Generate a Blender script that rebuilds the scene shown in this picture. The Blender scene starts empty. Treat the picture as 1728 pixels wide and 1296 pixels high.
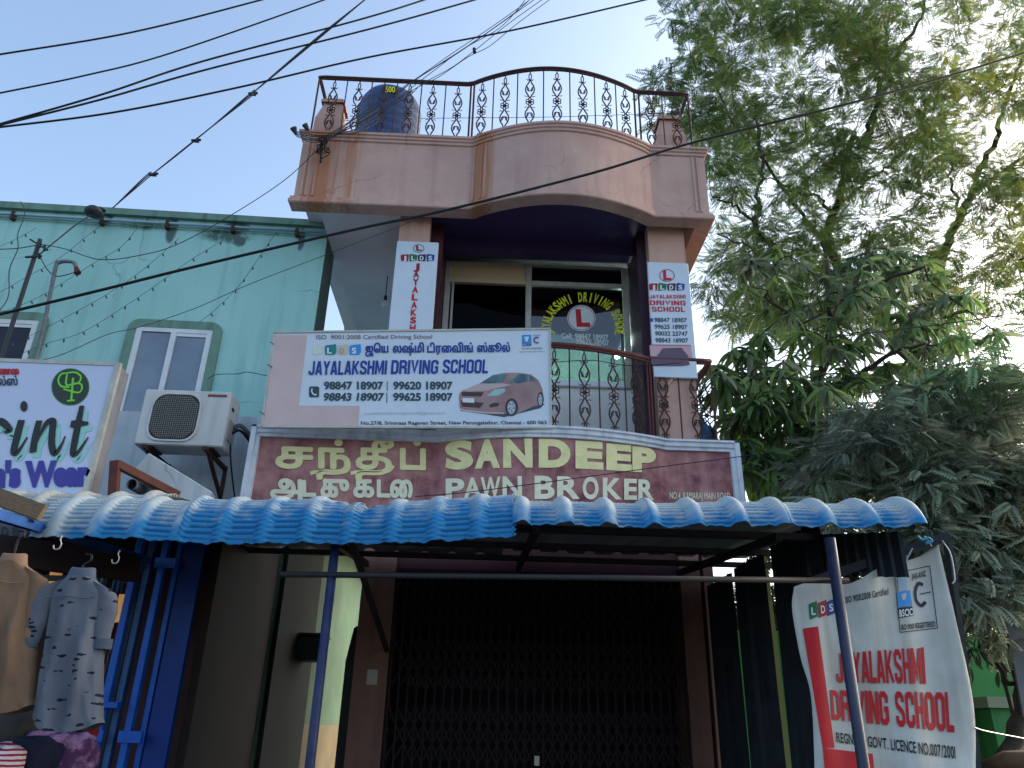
import bpy, bmesh, math, random
import numpy as np
from mathutils import Vector, Matrix
from mathutils.geometry import tessellate_polygon, delaunay_2d_cdt
random.seed(7); RNG = np.random.default_rng(11)
SC = bpy.context.scene; COL = SC.collection
PI = math.pi

# ------------------------------------------------------------------ camera
FPX = 1300.0
PITCH = math.atan(1300/2886); ROLL = math.atan2(69, 2885); YAW = math.radians(1.7)
CAMPOS = Vector((0, 0, 1.6))
fh = Vector((math.sin(YAW), math.cos(YAW), 0)); r0 = Vector((math.cos(YAW), -math.sin(YAW), 0)); ZZ = Vector((0, 0, 1))
FW = fh*math.cos(PITCH)+ZZ*math.sin(PITCH); u0 = -fh*math.sin(PITCH)+ZZ*math.cos(PITCH)
RT = r0*math.cos(ROLL)+u0*math.sin(ROLL); UP = u0*math.cos(ROLL)-r0*math.sin(ROLL)
cam = bpy.data.cameras.new('camera'); camo = bpy.data.objects.new('camera', cam); COL.objects.link(camo)
camo.matrix_world = Matrix(((RT.x, UP.x, -FW.x, 0), (RT.y, UP.y, -FW.y, 0), (RT.z, UP.z, -FW.z, 1.6), (0, 0, 0, 1)))
cam.sensor_fit = 'HORIZONTAL'; cam.sensor_width = 36; cam.lens = FPX/1728*36; cam.clip_start = 0.05; cam.clip_end = 900
SC.camera = camo

# ------------------------------------------------------------------ sky and sun
SUN_EL = math.radians(24); SUN_AZ = math.radians(68)     # azimuth from +Y towards +X: low, far out to the right behind the trees
w = bpy.data.worlds.new('World'); SC.world = w; w.use_nodes = True
nt = w.node_tree; bg = nt.nodes['Background']
sky = nt.nodes.new('ShaderNodeTexSky'); sky.sky_type = 'NISHITA'; sky.sun_disc = False
sky.sun_elevation = SUN_EL; sky.sun_rotation = SUN_AZ; sky.air_density = .85; sky.dust_density = 3.5; sky.ozone_density = .6
wb = nt.nodes.new('ShaderNodeMix'); wb.data_type = 'RGBA'; wb.blend_type = 'MULTIPLY'; wb.inputs[0].default_value = 1; wb.inputs[7].default_value = (.95, .99, .965, 1)
nt.links.new(sky.outputs[0], wb.inputs[6]); nt.links.new(wb.outputs[2], bg.inputs[0]); bg.inputs[1].default_value = 0.15
sl = bpy.data.lights.new('sun', 'SUN'); sl.energy = 0.6; sl.angle = math.radians(12); sl.color = (1, .95, .88)
so = bpy.data.objects.new('sun', sl); COL.objects.link(so)
sd = Vector((math.sin(SUN_AZ)*math.cos(SUN_EL), math.cos(SUN_AZ)*math.cos(SUN_EL), math.sin(SUN_EL)))
so.rotation_euler = sd.to_track_quat('Z', 'Y').to_euler()
SC.view_settings.view_transform = 'Standard'; SC.view_settings.look = 'None'; SC.view_settings.gamma = 1
SC.view_settings.use_curve_mapping = False; SC.view_settings.exposure = 1.65
SC.cycles.max_bounces = 6; SC.cycles.transparent_max_bounces = 12

# ------------------------------------------------------------------ helpers: picture point -> real place
def ray(px, py): return FW*FPX+RT*(px-864)+UP*(648-py)
def at(px, py, Y):
    d = ray(px, py); return CAMPOS+d*(Y/d.y)
def atX(px, py, X):
    d = ray(px, py); return CAMPOS+d*(X/d.x)
def atZ(px, py, Z):
    d = ray(px, py); return CAMPOS+d*((Z-1.6)/d.z)

# ------------------------------------------------------------------ materials
def lin(c):
    return tuple(((x/255)/12.92 if x/255 <= .04045 else (((x/255)+.055)/1.055)**2.4) for x in c)+(1,)
MATS = {}
def mat(name, col, col2=None, ns=3, amt=.6, rough=.7, metal=0, bump=0, bs=80, streak=None, streak_amt=.5, spec=.3, emit=0, stretch=(1, 1, 1), detail=5):
    if name in MATS: return MATS[name]
    m = bpy.data.materials.new(name); m.use_nodes = True; n = m.node_tree; P = n.nodes['Principled BSDF']
    P.inputs['Roughness'].default_value = rough; P.inputs['Metallic'].default_value = metal
    P.inputs['Specular IOR Level'].default_value = spec
    c1 = lin(col); P.inputs['Base Color'].default_value = c1
    tc = n.nodes.new('ShaderNodeTexCoord'); out = None
    if col2 or streak or bump:
        mp = n.nodes.new('ShaderNodeMapping'); mp.inputs['Scale'].default_value = stretch; n.links.new(tc.outputs['Object'], mp.inputs[0])
    if col2:
        t = n.nodes.new('ShaderNodeTexNoise'); t.inputs['Scale'].default_value = ns; t.inputs['Detail'].default_value = detail; t.inputs['Roughness'].default_value = .62
        n.links.new(mp.outputs[0], t.inputs[0])
        rp = n.nodes.new('ShaderNodeValToRGB'); rp.color_ramp.elements[0].position = .35; rp.color_ramp.elements[1].position = .35+amt*.5+.05
        rp.color_ramp.elements[0].color = c1; rp.color_ramp.elements[1].color = lin(col2)
        n.links.new(t.outputs[0], rp.inputs[0]); out = rp.outputs[0]
        n.links.new(out, P.inputs['Base Color'])
    if streak:
        mp2 = n.nodes.new('ShaderNodeMapping'); mp2.inputs['Scale'].default_value = (9, 9, .7); n.links.new(tc.outputs['Object'], mp2.inputs[0])
        t2 = n.nodes.new('ShaderNodeTexNoise'); t2.inputs['Scale'].default_value = 1; t2.inputs['Detail'].default_value = 6; n.links.new(mp2.outputs[0], t2.inputs[0])
        r2 = n.nodes.new('ShaderNodeValToRGB'); r2.color_ramp.elements[0].position = .5; r2.color_ramp.elements[1].position = .72
        r2.color_ramp.elements[0].color = (0, 0, 0, 1); r2.color_ramp.elements[1].color = (streak_amt,)*3+(1,)
        n.links.new(t2.outputs[0], r2.inputs[0])
        mx = n.nodes.new('ShaderNodeMix'); mx.data_type = 'RGBA'; n.links.new(r2.outputs[0], mx.inputs[0])
        if out: n.links.new(out, mx.inputs[6])
        else: mx.inputs[6].default_value = c1
        mx.inputs[7].default_value = lin(streak); n.links.new(mx.outputs[2], P.inputs['Base Color'])
    if bump:
        t3 = n.nodes.new('ShaderNodeTexNoise'); t3.inputs['Scale'].default_value = bs; t3.inputs['Detail'].default_value = 4; n.links.new(tc.outputs['Object'], t3.inputs[0])
        b = n.nodes.new('ShaderNodeBump'); b.inputs['Strength'].default_value = bump; b.inputs['Distance'].default_value = .01
        n.links.new(t3.outputs[0], b.inputs['Height']); n.links.new(b.outputs[0], P.inputs['Normal'])
    if emit:
        P.inputs['Emission Color'].default_value = c1; P.inputs['Emission Strength'].default_value = emit
    MATS[name] = m; return m
def glass(name, tint, refl_rough=.02, ior=1.7):
    m = bpy.data.materials.new(name); m.use_nodes = True; n = m.node_tree; n.nodes.clear()
    o = n.nodes.new('ShaderNodeOutputMaterial'); tr = n.nodes.new('ShaderNodeBsdfTransparent'); gl = n.nodes.new('ShaderNodeBsdfGlossy')
    tr.inputs[0].default_value = tint+(1,); gl.inputs['Roughness'].default_value = refl_rough
    fr = n.nodes.new('ShaderNodeFresnel'); fr.inputs[0].default_value = ior
    mx = n.nodes.new('ShaderNodeMixShader'); n.links.new(fr.outputs[0], mx.inputs[0]); n.links.new(tr.outputs[0], mx.inputs[1]); n.links.new(gl.outputs[0], mx.inputs[2])
    n.links.new(mx.outputs[0], o.inputs[0]); return m
def leafmat(name, stren=.35, rough=.45):
    m = bpy.data.materials.new(name); m.use_nodes = True; n = m.node_tree; P = n.nodes['Principled BSDF']; o = n.nodes['Material Output']
    a = n.nodes.new('ShaderNodeVertexColor'); a.layer_name = 'tint'
    P.inputs['Roughness'].default_value = rough; P.inputs['Specular IOR Level'].default_value = .35
    n.links.new(a.outputs[0], P.inputs['Base Color'])
    t = n.nodes.new('ShaderNodeBsdfTranslucent'); g = n.nodes.new('ShaderNodeGamma'); g.inputs[1].default_value = .85
    n.links.new(a.outputs[0], g.inputs[0]); n.links.new(g.outputs[0], t.inputs[0])
    mx = n.nodes.new('ShaderNodeMixShader'); mx.inputs[0].default_value = stren
    n.links.new(P.outputs[0], mx.inputs[1]); n.links.new(t.outputs[0], mx.inputs[2]); n.links.new(mx.outputs[0], o.inputs[0]); return m

# ------------------------------------------------------------------ object bookkeeping
WL = {}
def tag(o, label=None, cat=None, group=None, kind=None):
    if label: o['label'] = label
    if cat: o['category'] = cat
    if group: o['group'] = group
    if kind: o['kind'] = kind
    return o
def thing(name, label, cat, loc=(0, 0, 0), group=None):
    o = bpy.data.objects.new(name, None); COL.objects.link(o); o.location = loc; o.empty_display_size = .1
    WL[o.name] = Vector(loc); return tag(o, label, cat, group)
def link(name, me, m, parent=None, origin=None):
    o = bpy.data.objects.new(name, me); COL.objects.link(o)
    if m and not me.materials: me.materials.append(m)
    pl = WL[parent.name] if parent else Vector((0, 0, 0))
    if parent: o.parent = parent
    WL[o.name] = pl; return o
class MB:
    def __init__(s): s.v = []; s.f = []; s.sm = False
    def add(s, vs, fs):
        k = len(s.v); s.v += [tuple(v) for v in vs]; s.f += [tuple(i+k for i in f) for f in fs]; return s
    def box(s, a, b):
        x0, y0, z0 = [min(a[i], b[i]) for i in range(3)]; x1, y1, z1 = [max(a[i], b[i]) for i in range(3)]
        return s.add([(x0, y0, z0), (x1, y0, z0), (x1, y1, z0), (x0, y1, z0), (x0, y0, z1), (x1, y0, z1), (x1, y1, z1), (x0, y1, z1)],
                     [(3, 2, 1, 0), (4, 5, 6, 7), (0, 1, 5, 4), (1, 2, 6, 5), (2, 3, 7, 6), (3, 0, 4, 7)])
    def bar(s, p, q, w, h=None, up=(0, 0, 1)):
        p = Vector(p); q = Vector(q); h = h or w; d = (q-p).normalized(); up = Vector(up)
        if abs(d.dot(up)) > .98: up = Vector((0, 1, 0))
        a = d.cross(up).normalized()*(w/2); b = a.cross(d).normalized()*(h/2)
        return s.add([p-a-b, p+a-b, p+a+b, p-a+b, q-a-b, q+a-b, q+a+b, q-a+b], [(3, 2, 1, 0), (4, 5, 6, 7), (0, 1, 5, 4), (1, 2, 6, 5), (2, 3, 7, 6), (3, 0, 4, 7)])
    def tube(s, pts, r, n=6, cap=True):
        pts = [Vector(p) for p in pts]; N = len(pts); rs = r if isinstance(r, (list, tuple)) else [r]*N
        k = len(s.v); prev = None
        for i, p in enumerate(pts):
            d = (pts[min(i+1, N-1)]-pts[max(i-1, 0)]).normalized()
            if prev is None:
                a = d.cross(Vector((0, 0, 1)));
                if a.length < .05: a = d.cross(Vector((0, 1, 0)))
                a.normalize()
            else:
                a = prev-d*prev.dot(d)
                if a.length < 1e-4: a = d.orthogonal()
                a.normalize()
            prev = a; b = d.cross(a)
            for j in range(n):
                t = 2*PI*j/n; s.v.append(tuple(p+(a*math.cos(t)+b*math.sin(t))*rs[i]))
        for i in range(N-1):
            for j in range(n):
                j2 = (j+1) % n; s.f.append((k+i*n+j, k+i*n+j2, k+(i+1)*n+j2, k+(i+1)*n+j))
        if cap:
            s.f.append(tuple(k+j for j in range(n))[::-1]); s.f.append(tuple(k+(N-1)*n+j for j in range(n)))
        return s
    def lathe(s, c, prof, n=24):
        k = len(s.v)
        for r, z in prof:
            for j in range(n):
                t = 2*PI*j/n; s.v.append((c[0]+r*math.cos(t), c[1]+r*math.sin(t), c[2]+z))
        for i in range(len(prof)-1):
            for j in range(n):
                j2 = (j+1) % n; s.f.append((k+i*n+j, k+i*n+j2, k+(i+1)*n+j2, k+(i+1)*n+j))
        s.f.append(tuple(k+j for j in range(n))[::-1]); s.f.append(tuple(k+(len(prof)-1)*n+j for j in range(n))); return s
    def prism(s, pts, dv):
        """closed polygon (3-D points) extruded by vector dv"""
        pts = [Vector(p) for p in pts]; n = len(pts); dv = Vector(dv); k = len(s.v)
        s.v += [tuple(p) for p in pts]+[tuple(p+dv) for p in pts]
        tr = tessellate_polygon([pts])
        s.f += [tuple(k+i for i in t) for t in tr]+[tuple(k+n+i for i in t)[::-1] for t in tr]
        s.f += [(k+i, k+(i+1) % n, k+n+(i+1) % n, k+n+i) for i in range(n)]; return s
    def grid(s, rows):
        k = len(s.v); R = len(rows); C = len(rows[0])
        for r in rows: s.v += [tuple(p) for p in r]
        for i in range(R-1):
            for j in range(C-1): s.f.append((k+i*C+j, k+i*C+j+1, k+(i+1)*C+j+1, k+(i+1)*C+j))
        return s
    def build(s, name, m, parent=None, smooth=False, bevel=0, fixn=True):
        pl = WL[parent.name] if parent else Vector((0, 0, 0))
        me = bpy.data.meshes.new(name); me.from_pydata([(v[0]-pl.x, v[1]-pl.y, v[2]-pl.z) for v in s.v], [], s.f)
        if fixn or bevel:
            bm = bmesh.new(); bm.from_mesh(me)
            if bevel: bmesh.ops.bevel(bm, geom=[e for e in bm.edges], offset=bevel, segments=1, affect='EDGES', clamp_overlap=True)
            bmesh.ops.recalc_face_normals(bm, faces=bm.faces); bm.to_mesh(me); bm.free()
        if smooth: me.polygons.foreach_set('use_smooth', [True]*len(me.polygons))
        return link(name, me, m, parent)
def structure(name, m, mb, label=None):
    o = mb.build(name, m); o['kind'] = 'structure'
    if label: o['label'] = label
    return o
def copy_of(o, parent, loc, name=None):
    c = o.copy(); COL.objects.link(c); c.parent = parent; c.location = loc; return c
def smooth_path(pts, n=8):
    """Catmull-Rom through points"""
    P = [Vector(p) for p in pts]; P = [P[0]*2-P[1]]+P+[P[-1]*2-P[-2]]; out = []
    for i in range(1, len(P)-2):
        for k in range(n):
            t = k/n; a, b, c, d = P[i-1:i+3]
            out.append(.5*((2*b)+(c-a)*t+(2*a-5*b+4*c-d)*t*t+(3*b-a-3*c+d)*t**3))
    out.append(P[-2]); return out

# ------------------------------------------------------------------ lettering
_GC = {}
def glyphs(s, space=1.0):
    key = (s, space)
    if key in _GC: return _GC[key]
    c = bpy.data.curves.new('t', 'FONT'); c.body = s; c.size = 1; c.space_character = space
    o = bpy.data.objects.new('t', c); COL.objects.link(o)
    dg = bpy.context.evaluated_depsgraph_get(); dg.update()
    cu = o.to_curve(dg); cont = []
    for sp in cu.splines:
        pts = []; bp = sp.bezier_points; n = len(bp)
        for i in range(n):
            a = bp[i]; b = bp[(i+1) % n]; p0, h0, h1, p1 = a.co.xy, a.handle_right.xy, b.handle_left.xy, b.co.xy
            d = (p1-p0).length; straight = abs((h0-p0).cross(p1-p0)) < 1e-5 and abs((h1-p0).cross(p1-p0)) < 1e-5
            for k in range(1 if straight else 5):
                t = k/5; q = p0*(1-t)**3+h0*3*t*(1-t)**2+h1*3*t*t*(1-t)+p1*t**3
                if not pts or (q-pts[-1]).length > 1e-4: pts.append(q)
        if len(pts) > 2 and (pts[0]-pts[-1]).length < 1e-4: pts.pop()
        if len(pts) > 2: cont.append(pts)
    o.to_curve_clear(); bpy.data.objects.remove(o); bpy.data.curves.remove(c)
    _GC[key] = cont; return cont
def area(p): return .5*sum(p[i].x*p[(i+1) % len(p)].y-p[(i+1) % len(p)].x*p[i].y for i in range(len(p)))
def inside(q, p):
    r = False; n = len(p)
    for i in range(n):
        a, b = p[i], p[(i+1) % n]
        if (a.y > q.y) != (b.y > q.y) and q.x < (b.x-a.x)*(q.y-a.y)/(b.y-a.y)+a.x: r = not r
    return r
def fatten(p, d, sg):
    n = len(p); out = []
    for i in range(n):
        a, b, c = p[i-1], p[i], p[(i+1) % n]; e1 = (b-a); e2 = (c-b)
        if e1.length < 1e-6 or e2.length < 1e-6: out.append(b); continue
        n1 = Vector((e1.y, -e1.x)).normalized(); n2 = Vector((e2.y, -e2.x)).normalized(); m = n1+n2
        if m.length < .3: m = n1
        m.normalize(); k = min(1/max(m.dot(n1), .4), 1.8); out.append(b+m*d*k*sg)
    return out
def text2d(s, bold=0, space=1.0):
    C = glyphs(s, space); 
    if not C: return [], []
    A = [area(p) for p in C]; big = max(range(len(C)), key=lambda i: abs(A[i])); sg = 1 if A[big] > 0 else -1
    V = []; F = []
    outs = [i for i in range(len(C)) if A[i]*sg > 0]; holes = {i: [] for i in outs}
    for i in range(len(C)):
        if A[i]*sg < 0:
            cand = [o for o in outs if inside(C[i][0], C[o])]
            if cand: holes[min(cand, key=lambda o: abs(A[o]))].append(i)
    lay = []
    for q, i in enumerate(outs):
        loops = [fatten(C[j], bold, sg) if bold else C[j] for j in [i]+holes[i]]
        vs, es = [], []
        for l in loops:
            k0 = len(vs); vs += l; es += [(k0+i_, k0+(i_+1) % len(l)) for i_ in range(len(l))]
        ov, oe, of, *_ = delaunay_2d_cdt(vs, es, [], 0, 1e-5)
        if not of: continue
        P_ = np.array([(p.x, p.y) for p in ov]); tri = np.array([f[:3] for f in of if len(f) == 3]); cen = P_[tri].mean(axis=1)
        a_ = np.array([(vs[i_].x, vs[i_].y) for i_, j_ in es]); b_ = np.array([(vs[j_].x, vs[j_].y) for i_, j_ in es])
        cx_, cy_ = cen[:, :1], cen[:, 1:]; cr_ = (b_[:, 0]-a_[:, 0])*(cy_-a_[:, 1])-(b_[:, 1]-a_[:, 1])*(cx_-a_[:, 0])
        wn = ((a_[:, 1] <= cy_) & (b_[:, 1] > cy_) & (cr_ > 0)).sum(1)-((a_[:, 1] > cy_) & (b_[:, 1] <= cy_) & (cr_ < 0)).sum(1)
        keep = tri[wn*sg > 0]; k = len(V); V += [Vector(p) for p in ov]; lay += [q % 3]*len(ov); F += [tuple(int(k+i_) for i_ in t) for t in keep]
    return V, F, lay
CAPH = {}
def caph(ref):
    if ref not in CAPH: CAPH[ref] = max(p.y for l in glyphs(ref) for p in l)
    return CAPH[ref]
_r = [(.475, .17), (.375, .085), (.185, .085), (.085, .17)]
BLK = {'A': (.56, [[(.075, 0), (.255, 1)], [(.305, 1), (.485, 0)], [(.14, .27), (.42, .27)]]), 'Y': (.56, [[(.075, 1), (.28, .47)], [(.485, 1), (.28, .47)], [(.28, .55), (.28, 0)]]),
       'J': (.50, [[(.415, 1), (.415, .17), (.33, .085), (.17, .085), (.085, .17), (.085, .3)]]), 'L': (.46, [[(.085, 1), (.085, .085), (.46, .085)]]),
       'K': (.58, [[(.085, 0), (.085, 1)], [(.49, 1), (.17, .44)], [(.22, .55), (.5, 0)]]), 'H': (.56, [[(.085, 0), (.085, 1)], [(.475, 0), (.475, 1)], [(.085, .52), (.475, .52)]]),
       'I': (.17, [[(.085, 0), (.085, 1)]]), 'M': (.74, [[(.085, 0), (.085, 1)], [(.655, 0), (.655, 1)], [(.12, 1), (.37, .1), (.62, 1)]]),
       'D': (.56, [[(.085, 0), (.085, .915), (.36, .915), (.475, .81), (.475, .19), (.36, .085), (.085, .085)]]), 'V': (.56, [[(.07, 1), (.28, .06), (.49, 1)]]),
       'R': (.57, [[(.085, 0), (.085, 1)], [(.085, .915), (.37, .915), (.475, .82), (.475, .62), (.37, .51), (.085, .51)], [(.33, .5), (.475, .38), (.485, 0)]]),
       'N': (.58, [[(.085, 0), (.085, 1)], [(.495, 0), (.495, 1)], [(.1, 1), (.48, 0)]]),
       'O': (.56, [[(.28, .915), (.185, .915), (.085, .83), (.085, .17), (.185, .085), (.375, .085), (.475, .17), (.475, .83), (.375, .915), (.27, .915)]]),
       'C': (.56, [[(.475, .64), (.475, .83), (.375, .915), (.185, .915), (.085, .83)]+_r[::-1]+[(.475, .36)]]),
       'G': (.56, [[(.475, .66), (.475, .83), (.375, .915), (.185, .915), (.085, .83)]+_r[::-1]+[(.475, .47), (.3, .47)]]),
       'S': (.56, [[(.475, .7), (.475, .83), (.375, .915), (.185, .915), (.085, .83), (.085, .66), (.13, .58), (.43, .42), (.475, .34)]+_r+[(.085, .3)]])}
def impact(S, s, p0, p1, h0, h1, m, parent, bold=.07, e=.004, gap=.07, slant=.07):
    """heavy condensed block capitals, one mesh per letter"""
    t = .15+bold*.35; W = [BLK[c][0] if c in BLK else .3 for c in s]; T = sum(W)+gap*(len(s)-1); x = 0
    g = lambda f: Vector((p0[0]+(p1[0]-p0[0])*f, p0[1]+(p1[1]-p0[1])*f))
    for c, ww in zip(s, W):
        if c in BLK:
            A0, B0 = g(x/T), g((x+ww)/T); h = h0+(h1-h0)*x/T; a_ = S.hit(*A0); b_ = S.hit(*B0); c_ = S.hit(A0.x-h*slant, A0.y-h); mb = MB()
            for k, pl in enumerate(BLK[c][1]):
                P = [Vector(p) for p in pl]; L = []; Rr = []; n = len(P)
                for i in range(n):
                    d1 = (P[i]-P[i-1]).normalized() if i else None; d2 = (P[i+1]-P[i]).normalized() if i < n-1 else None
                    n1 = Vector((-d1.y, d1.x)) if d1 else Vector((-d2.y, d2.x)); n2 = Vector((-d2.y, d2.x)) if d2 else n1; mm = (n1+n2).normalized(); mm = mm*(t/2)/max(mm.dot(n1), .35)
                    for lst, q in ((L, P[i]+mm), (Rr, P[i]-mm)):
                        u_ = a_+(b_-a_)*(q.x/ww)+(c_-a_)*min(max(q.y, 0), 1); lst.append(S.p3(u_, e+k*.0004))
                mb.grid([L, Rr])
            mb.build('letter', m, parent, fixn=False)
        x += ww+gap
class Plane:
    """a flat sign face: O + u U + v V, e = proud of the face"""
    def __init__(s, O, U, V):
        s.O = Vector(O); s.U = Vector(U).normalized(); s.N = s.U.cross(Vector(V)).normalized()
        if s.N.dot(CAMPOS-s.O) < 0: s.N = -s.N
        s.V = (Vector(V)-s.U*Vector(V).dot(s.U)).normalized()
    def hit(s, px, py):
        d = ray(px, py); t = (s.O-CAMPOS).dot(s.N)/d.dot(s.N); q = CAMPOS+d*t-s.O; return Vector((q.dot(s.U), q.dot(s.V)))
    def p3(s, uv, e=0): return s.O+s.U*uv[0]+s.V*uv[1]+s.N*e
class Bent:
    """a face given by its depth y = fn(x, z)"""
    def __init__(s, fn): s.fn = fn
    def hit(s, px, py):
        Y = 7
        for _ in range(12):
            p = at(px, py, Y); Y = s.fn(p.x, p.z)
        p = at(px, py, Y); return Vector((p.x, p.z))
    def p3(s, uv, e=0): return Vector((uv[0], s.fn(uv[0], uv[1])-e, uv[1]))
def text(S, s, p0, p1, p2, m, parent, name='lettering', bold=0, e=.004, ref='H', warp=None, space=1.0, smear=0):
    """p0 = left end of the baseline, p1 = right end, p2 = top of a capital above p0 (picture points)"""
    r = text2d(s, bold, space)
    if not r[0]: return
    V, F, lay = r; x0 = min(v.x for v in V); x1 = max(v.x for v in V); H = caph(ref)
    a = S.hit(*p0); b = S.hit(*p1); c = S.hit(*p2); mb = MB()
    SM = [(0, 0)] if not smear else [(smear*math.cos(q*PI/4), smear*math.sin(q*PI/4)) for q in range(8)]
    for qi, (dx, dz) in enumerate(SM):
        vs = []
        for v, l in zip(V, lay):
            x = (v.x-x0)/(x1-x0); y = v.y/H
            if warp: x, y = warp(x, y)
            uv = a+(b-a)*x+(c-a)*y; uv = Vector((uv.x+dx, uv.y+dz)); vs.append(S.p3(uv, e+l*.0002+qi*.0005))
        mb.add(vs, F)
    return mb.build(name, m, parent, fixn=False)
def poly(S, pts, m, parent, name='print', e=.002):
    P = [S.p3(S.hit(*p), e) for p in pts]; mb = MB(); uv = [Vector((*S.hit(*p), 0)) for p in pts]
    mb.add(P, [tuple(t) for t in tessellate_polygon([uv])]); return mb.build(name, m, parent, fixn=False)
def ell(cx, cy, rx, ry, n=28, rot=0):
    return [(cx+rx*math.cos(t)*math.cos(rot)-ry*math.sin(t)*math.sin(rot), cy+rx*math.cos(t)*math.sin(rot)+ry*math.sin(t)*math.cos(rot)) for t in [2*PI*i/n for i in range(n)]]
def ring(S, cx, cy, rx, ry, w, m, parent, e=.003, name='ring'):
    o = ell(cx, cy, rx, ry); i = ell(cx, cy, rx-w, ry-w*ry/rx); n = len(o); mb = MB()
    mb.add([S.p3(S.hit(*p), e) for p in o+i], [(k, (k+1) % n, n+(k+1) % n, n+k) for k in range(n)]); return mb.build(name, m, parent, fixn=False)

# ------------------------------------------------------------------ palette
M_pink = mat('pink_plaster', (202, 164, 150), (192, 150, 138), ns=2.2, rough=.85, bump=.15, bs=30, streak=(120, 96, 88), streak_amt=.35)
M_purple = mat('dark_purple_paint', (58, 46, 88), (70, 50, 92), ns=2, rough=.5)
M_maroon = mat('maroon_paint', (78, 34, 44), (64, 28, 38), ns=5, rough=.5)
M_soffit = mat('soffit_plaster', (214, 214, 218), (190, 190, 196), ns=1.1, rough=.9)
M_teal = mat('teal_paint', (166, 212, 206), (152, 202, 196), ns=.8, rough=.85, bump=.06, bs=25, streak=(118, 160, 158), streak_amt=.35)
M_tealtrim = mat('grey_green_trim', (120, 152, 138), (104, 136, 122), ns=3, rough=.8, streak=(60, 74, 66), streak_amt=.5)
M_whitewall = mat('whitewashed_wall', (196, 206, 214), (176, 184, 190), ns=2, rough=.9, bump=.1, bs=30, streak=(120, 124, 124), streak_amt=.45)
M_iron = mat('rusty_iron', (58, 44, 44), (96, 62, 50), ns=26, amt=.8, rough=.7, metal=.3)
M_ironred = mat('maroon_rail_paint', (82, 36, 42), (104, 62, 54), ns=24, amt=.8, rough=.55)
M_black = mat('black_rubber', (16, 18, 22), rough=.5)
M_cable = mat('cable_grey', (58, 60, 66), rough=.6)
M_white = mat('white_paint', (222, 226, 230), (206, 210, 214), ns=6, rough=.5)
M_signw = mat('sign_white', (206, 216, 228), (196, 208, 222), ns=2, rough=.45)
M_vinyl = mat('banner_vinyl', (206, 208, 204), (176, 174, 164), ns=2.4, rough=.5, streak=(120, 118, 106), streak_amt=.4)
M_red = mat('red_print', (192, 34, 44), rough=.5); M_dred = mat('dark_red_print', (150, 28, 38), rough=.5)
M_blue = mat('blue_print', (38, 62, 150), rough=.5); M_grey = mat('grey_print', (52, 72, 84), rough=.5)
M_blackp = mat('black_print', (28, 30, 36), rough=.5); M_greyl = mat('light_grey_print', (120, 110, 116), rough=.5)
M_teallet = mat('teal_print', (34, 128, 128), rough=.5); M_sky = mat('sky_blue_print', (46, 140, 214), rough=.5); M_greenp = mat('green_print', (30, 110, 70), rough=.5)
M_yellow = mat('yellow_print', (214, 214, 40), rough=.5)
M_alu = mat('aluminium_frame', (186, 182, 172), (160, 156, 148), ns=8, rough=.4, metal=.3)
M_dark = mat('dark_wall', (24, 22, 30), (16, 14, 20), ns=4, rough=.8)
M_gate = mat('gate_steel', (44, 28, 32), (34, 20, 26), ns=12, rough=.75, metal=.1)
M_bluepaint = mat('blue_steel_paint', (10, 92, 190), (8, 76, 168), ns=9, rough=.4, streak=(30, 60, 110), streak_amt=.4)
M_navy = mat('navy_pole_paint', (28, 38, 78), (44, 56, 90), ns=14, rough=.5)
M_tin = mat('dark_tin', (44, 50, 58), (30, 34, 40), ns=5, rough=.55, metal=.4, streak=(70, 78, 84), streak_amt=.4)

# ------------------------------------------------------------------ ground
M_ground = mat('dusty_asphalt', (58, 57, 58), (72, 69, 66), ns=.8, rough=.95, bump=.3, bs=40)
structure('ground', M_ground, MB().add([(-300, -300, 0), (300, -300, 0), (300, 300, 0), (-300, 300, 0)], [(0, 1, 2, 3)]))
structure('shop_floor', mat('cement_floor', (62, 56, 54), (50, 46, 44), ns=3, rough=.9), MB().box((-1.2, 5.6, .002), (2.5, 12, .15)))

# ------------------------------------------------------------------ main building
def bow(x, xa, xb, d):
    if x <= xa or x >= xb: return 0
    t = (x-xa)/(xb-xa); return d*math.sin(PI*t)**.85
XS = lambda a, b, n: [a+(b-a)*i/n for i in range(n+1)]
PX0, PX1 = -2.23, 2.355
PB = (-.30, 1.72, .32)
shop = thing('shop_building', 'narrow pink two-storey shop building with a bow-fronted roof parapet', 'building', (0, 7, 0))
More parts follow.
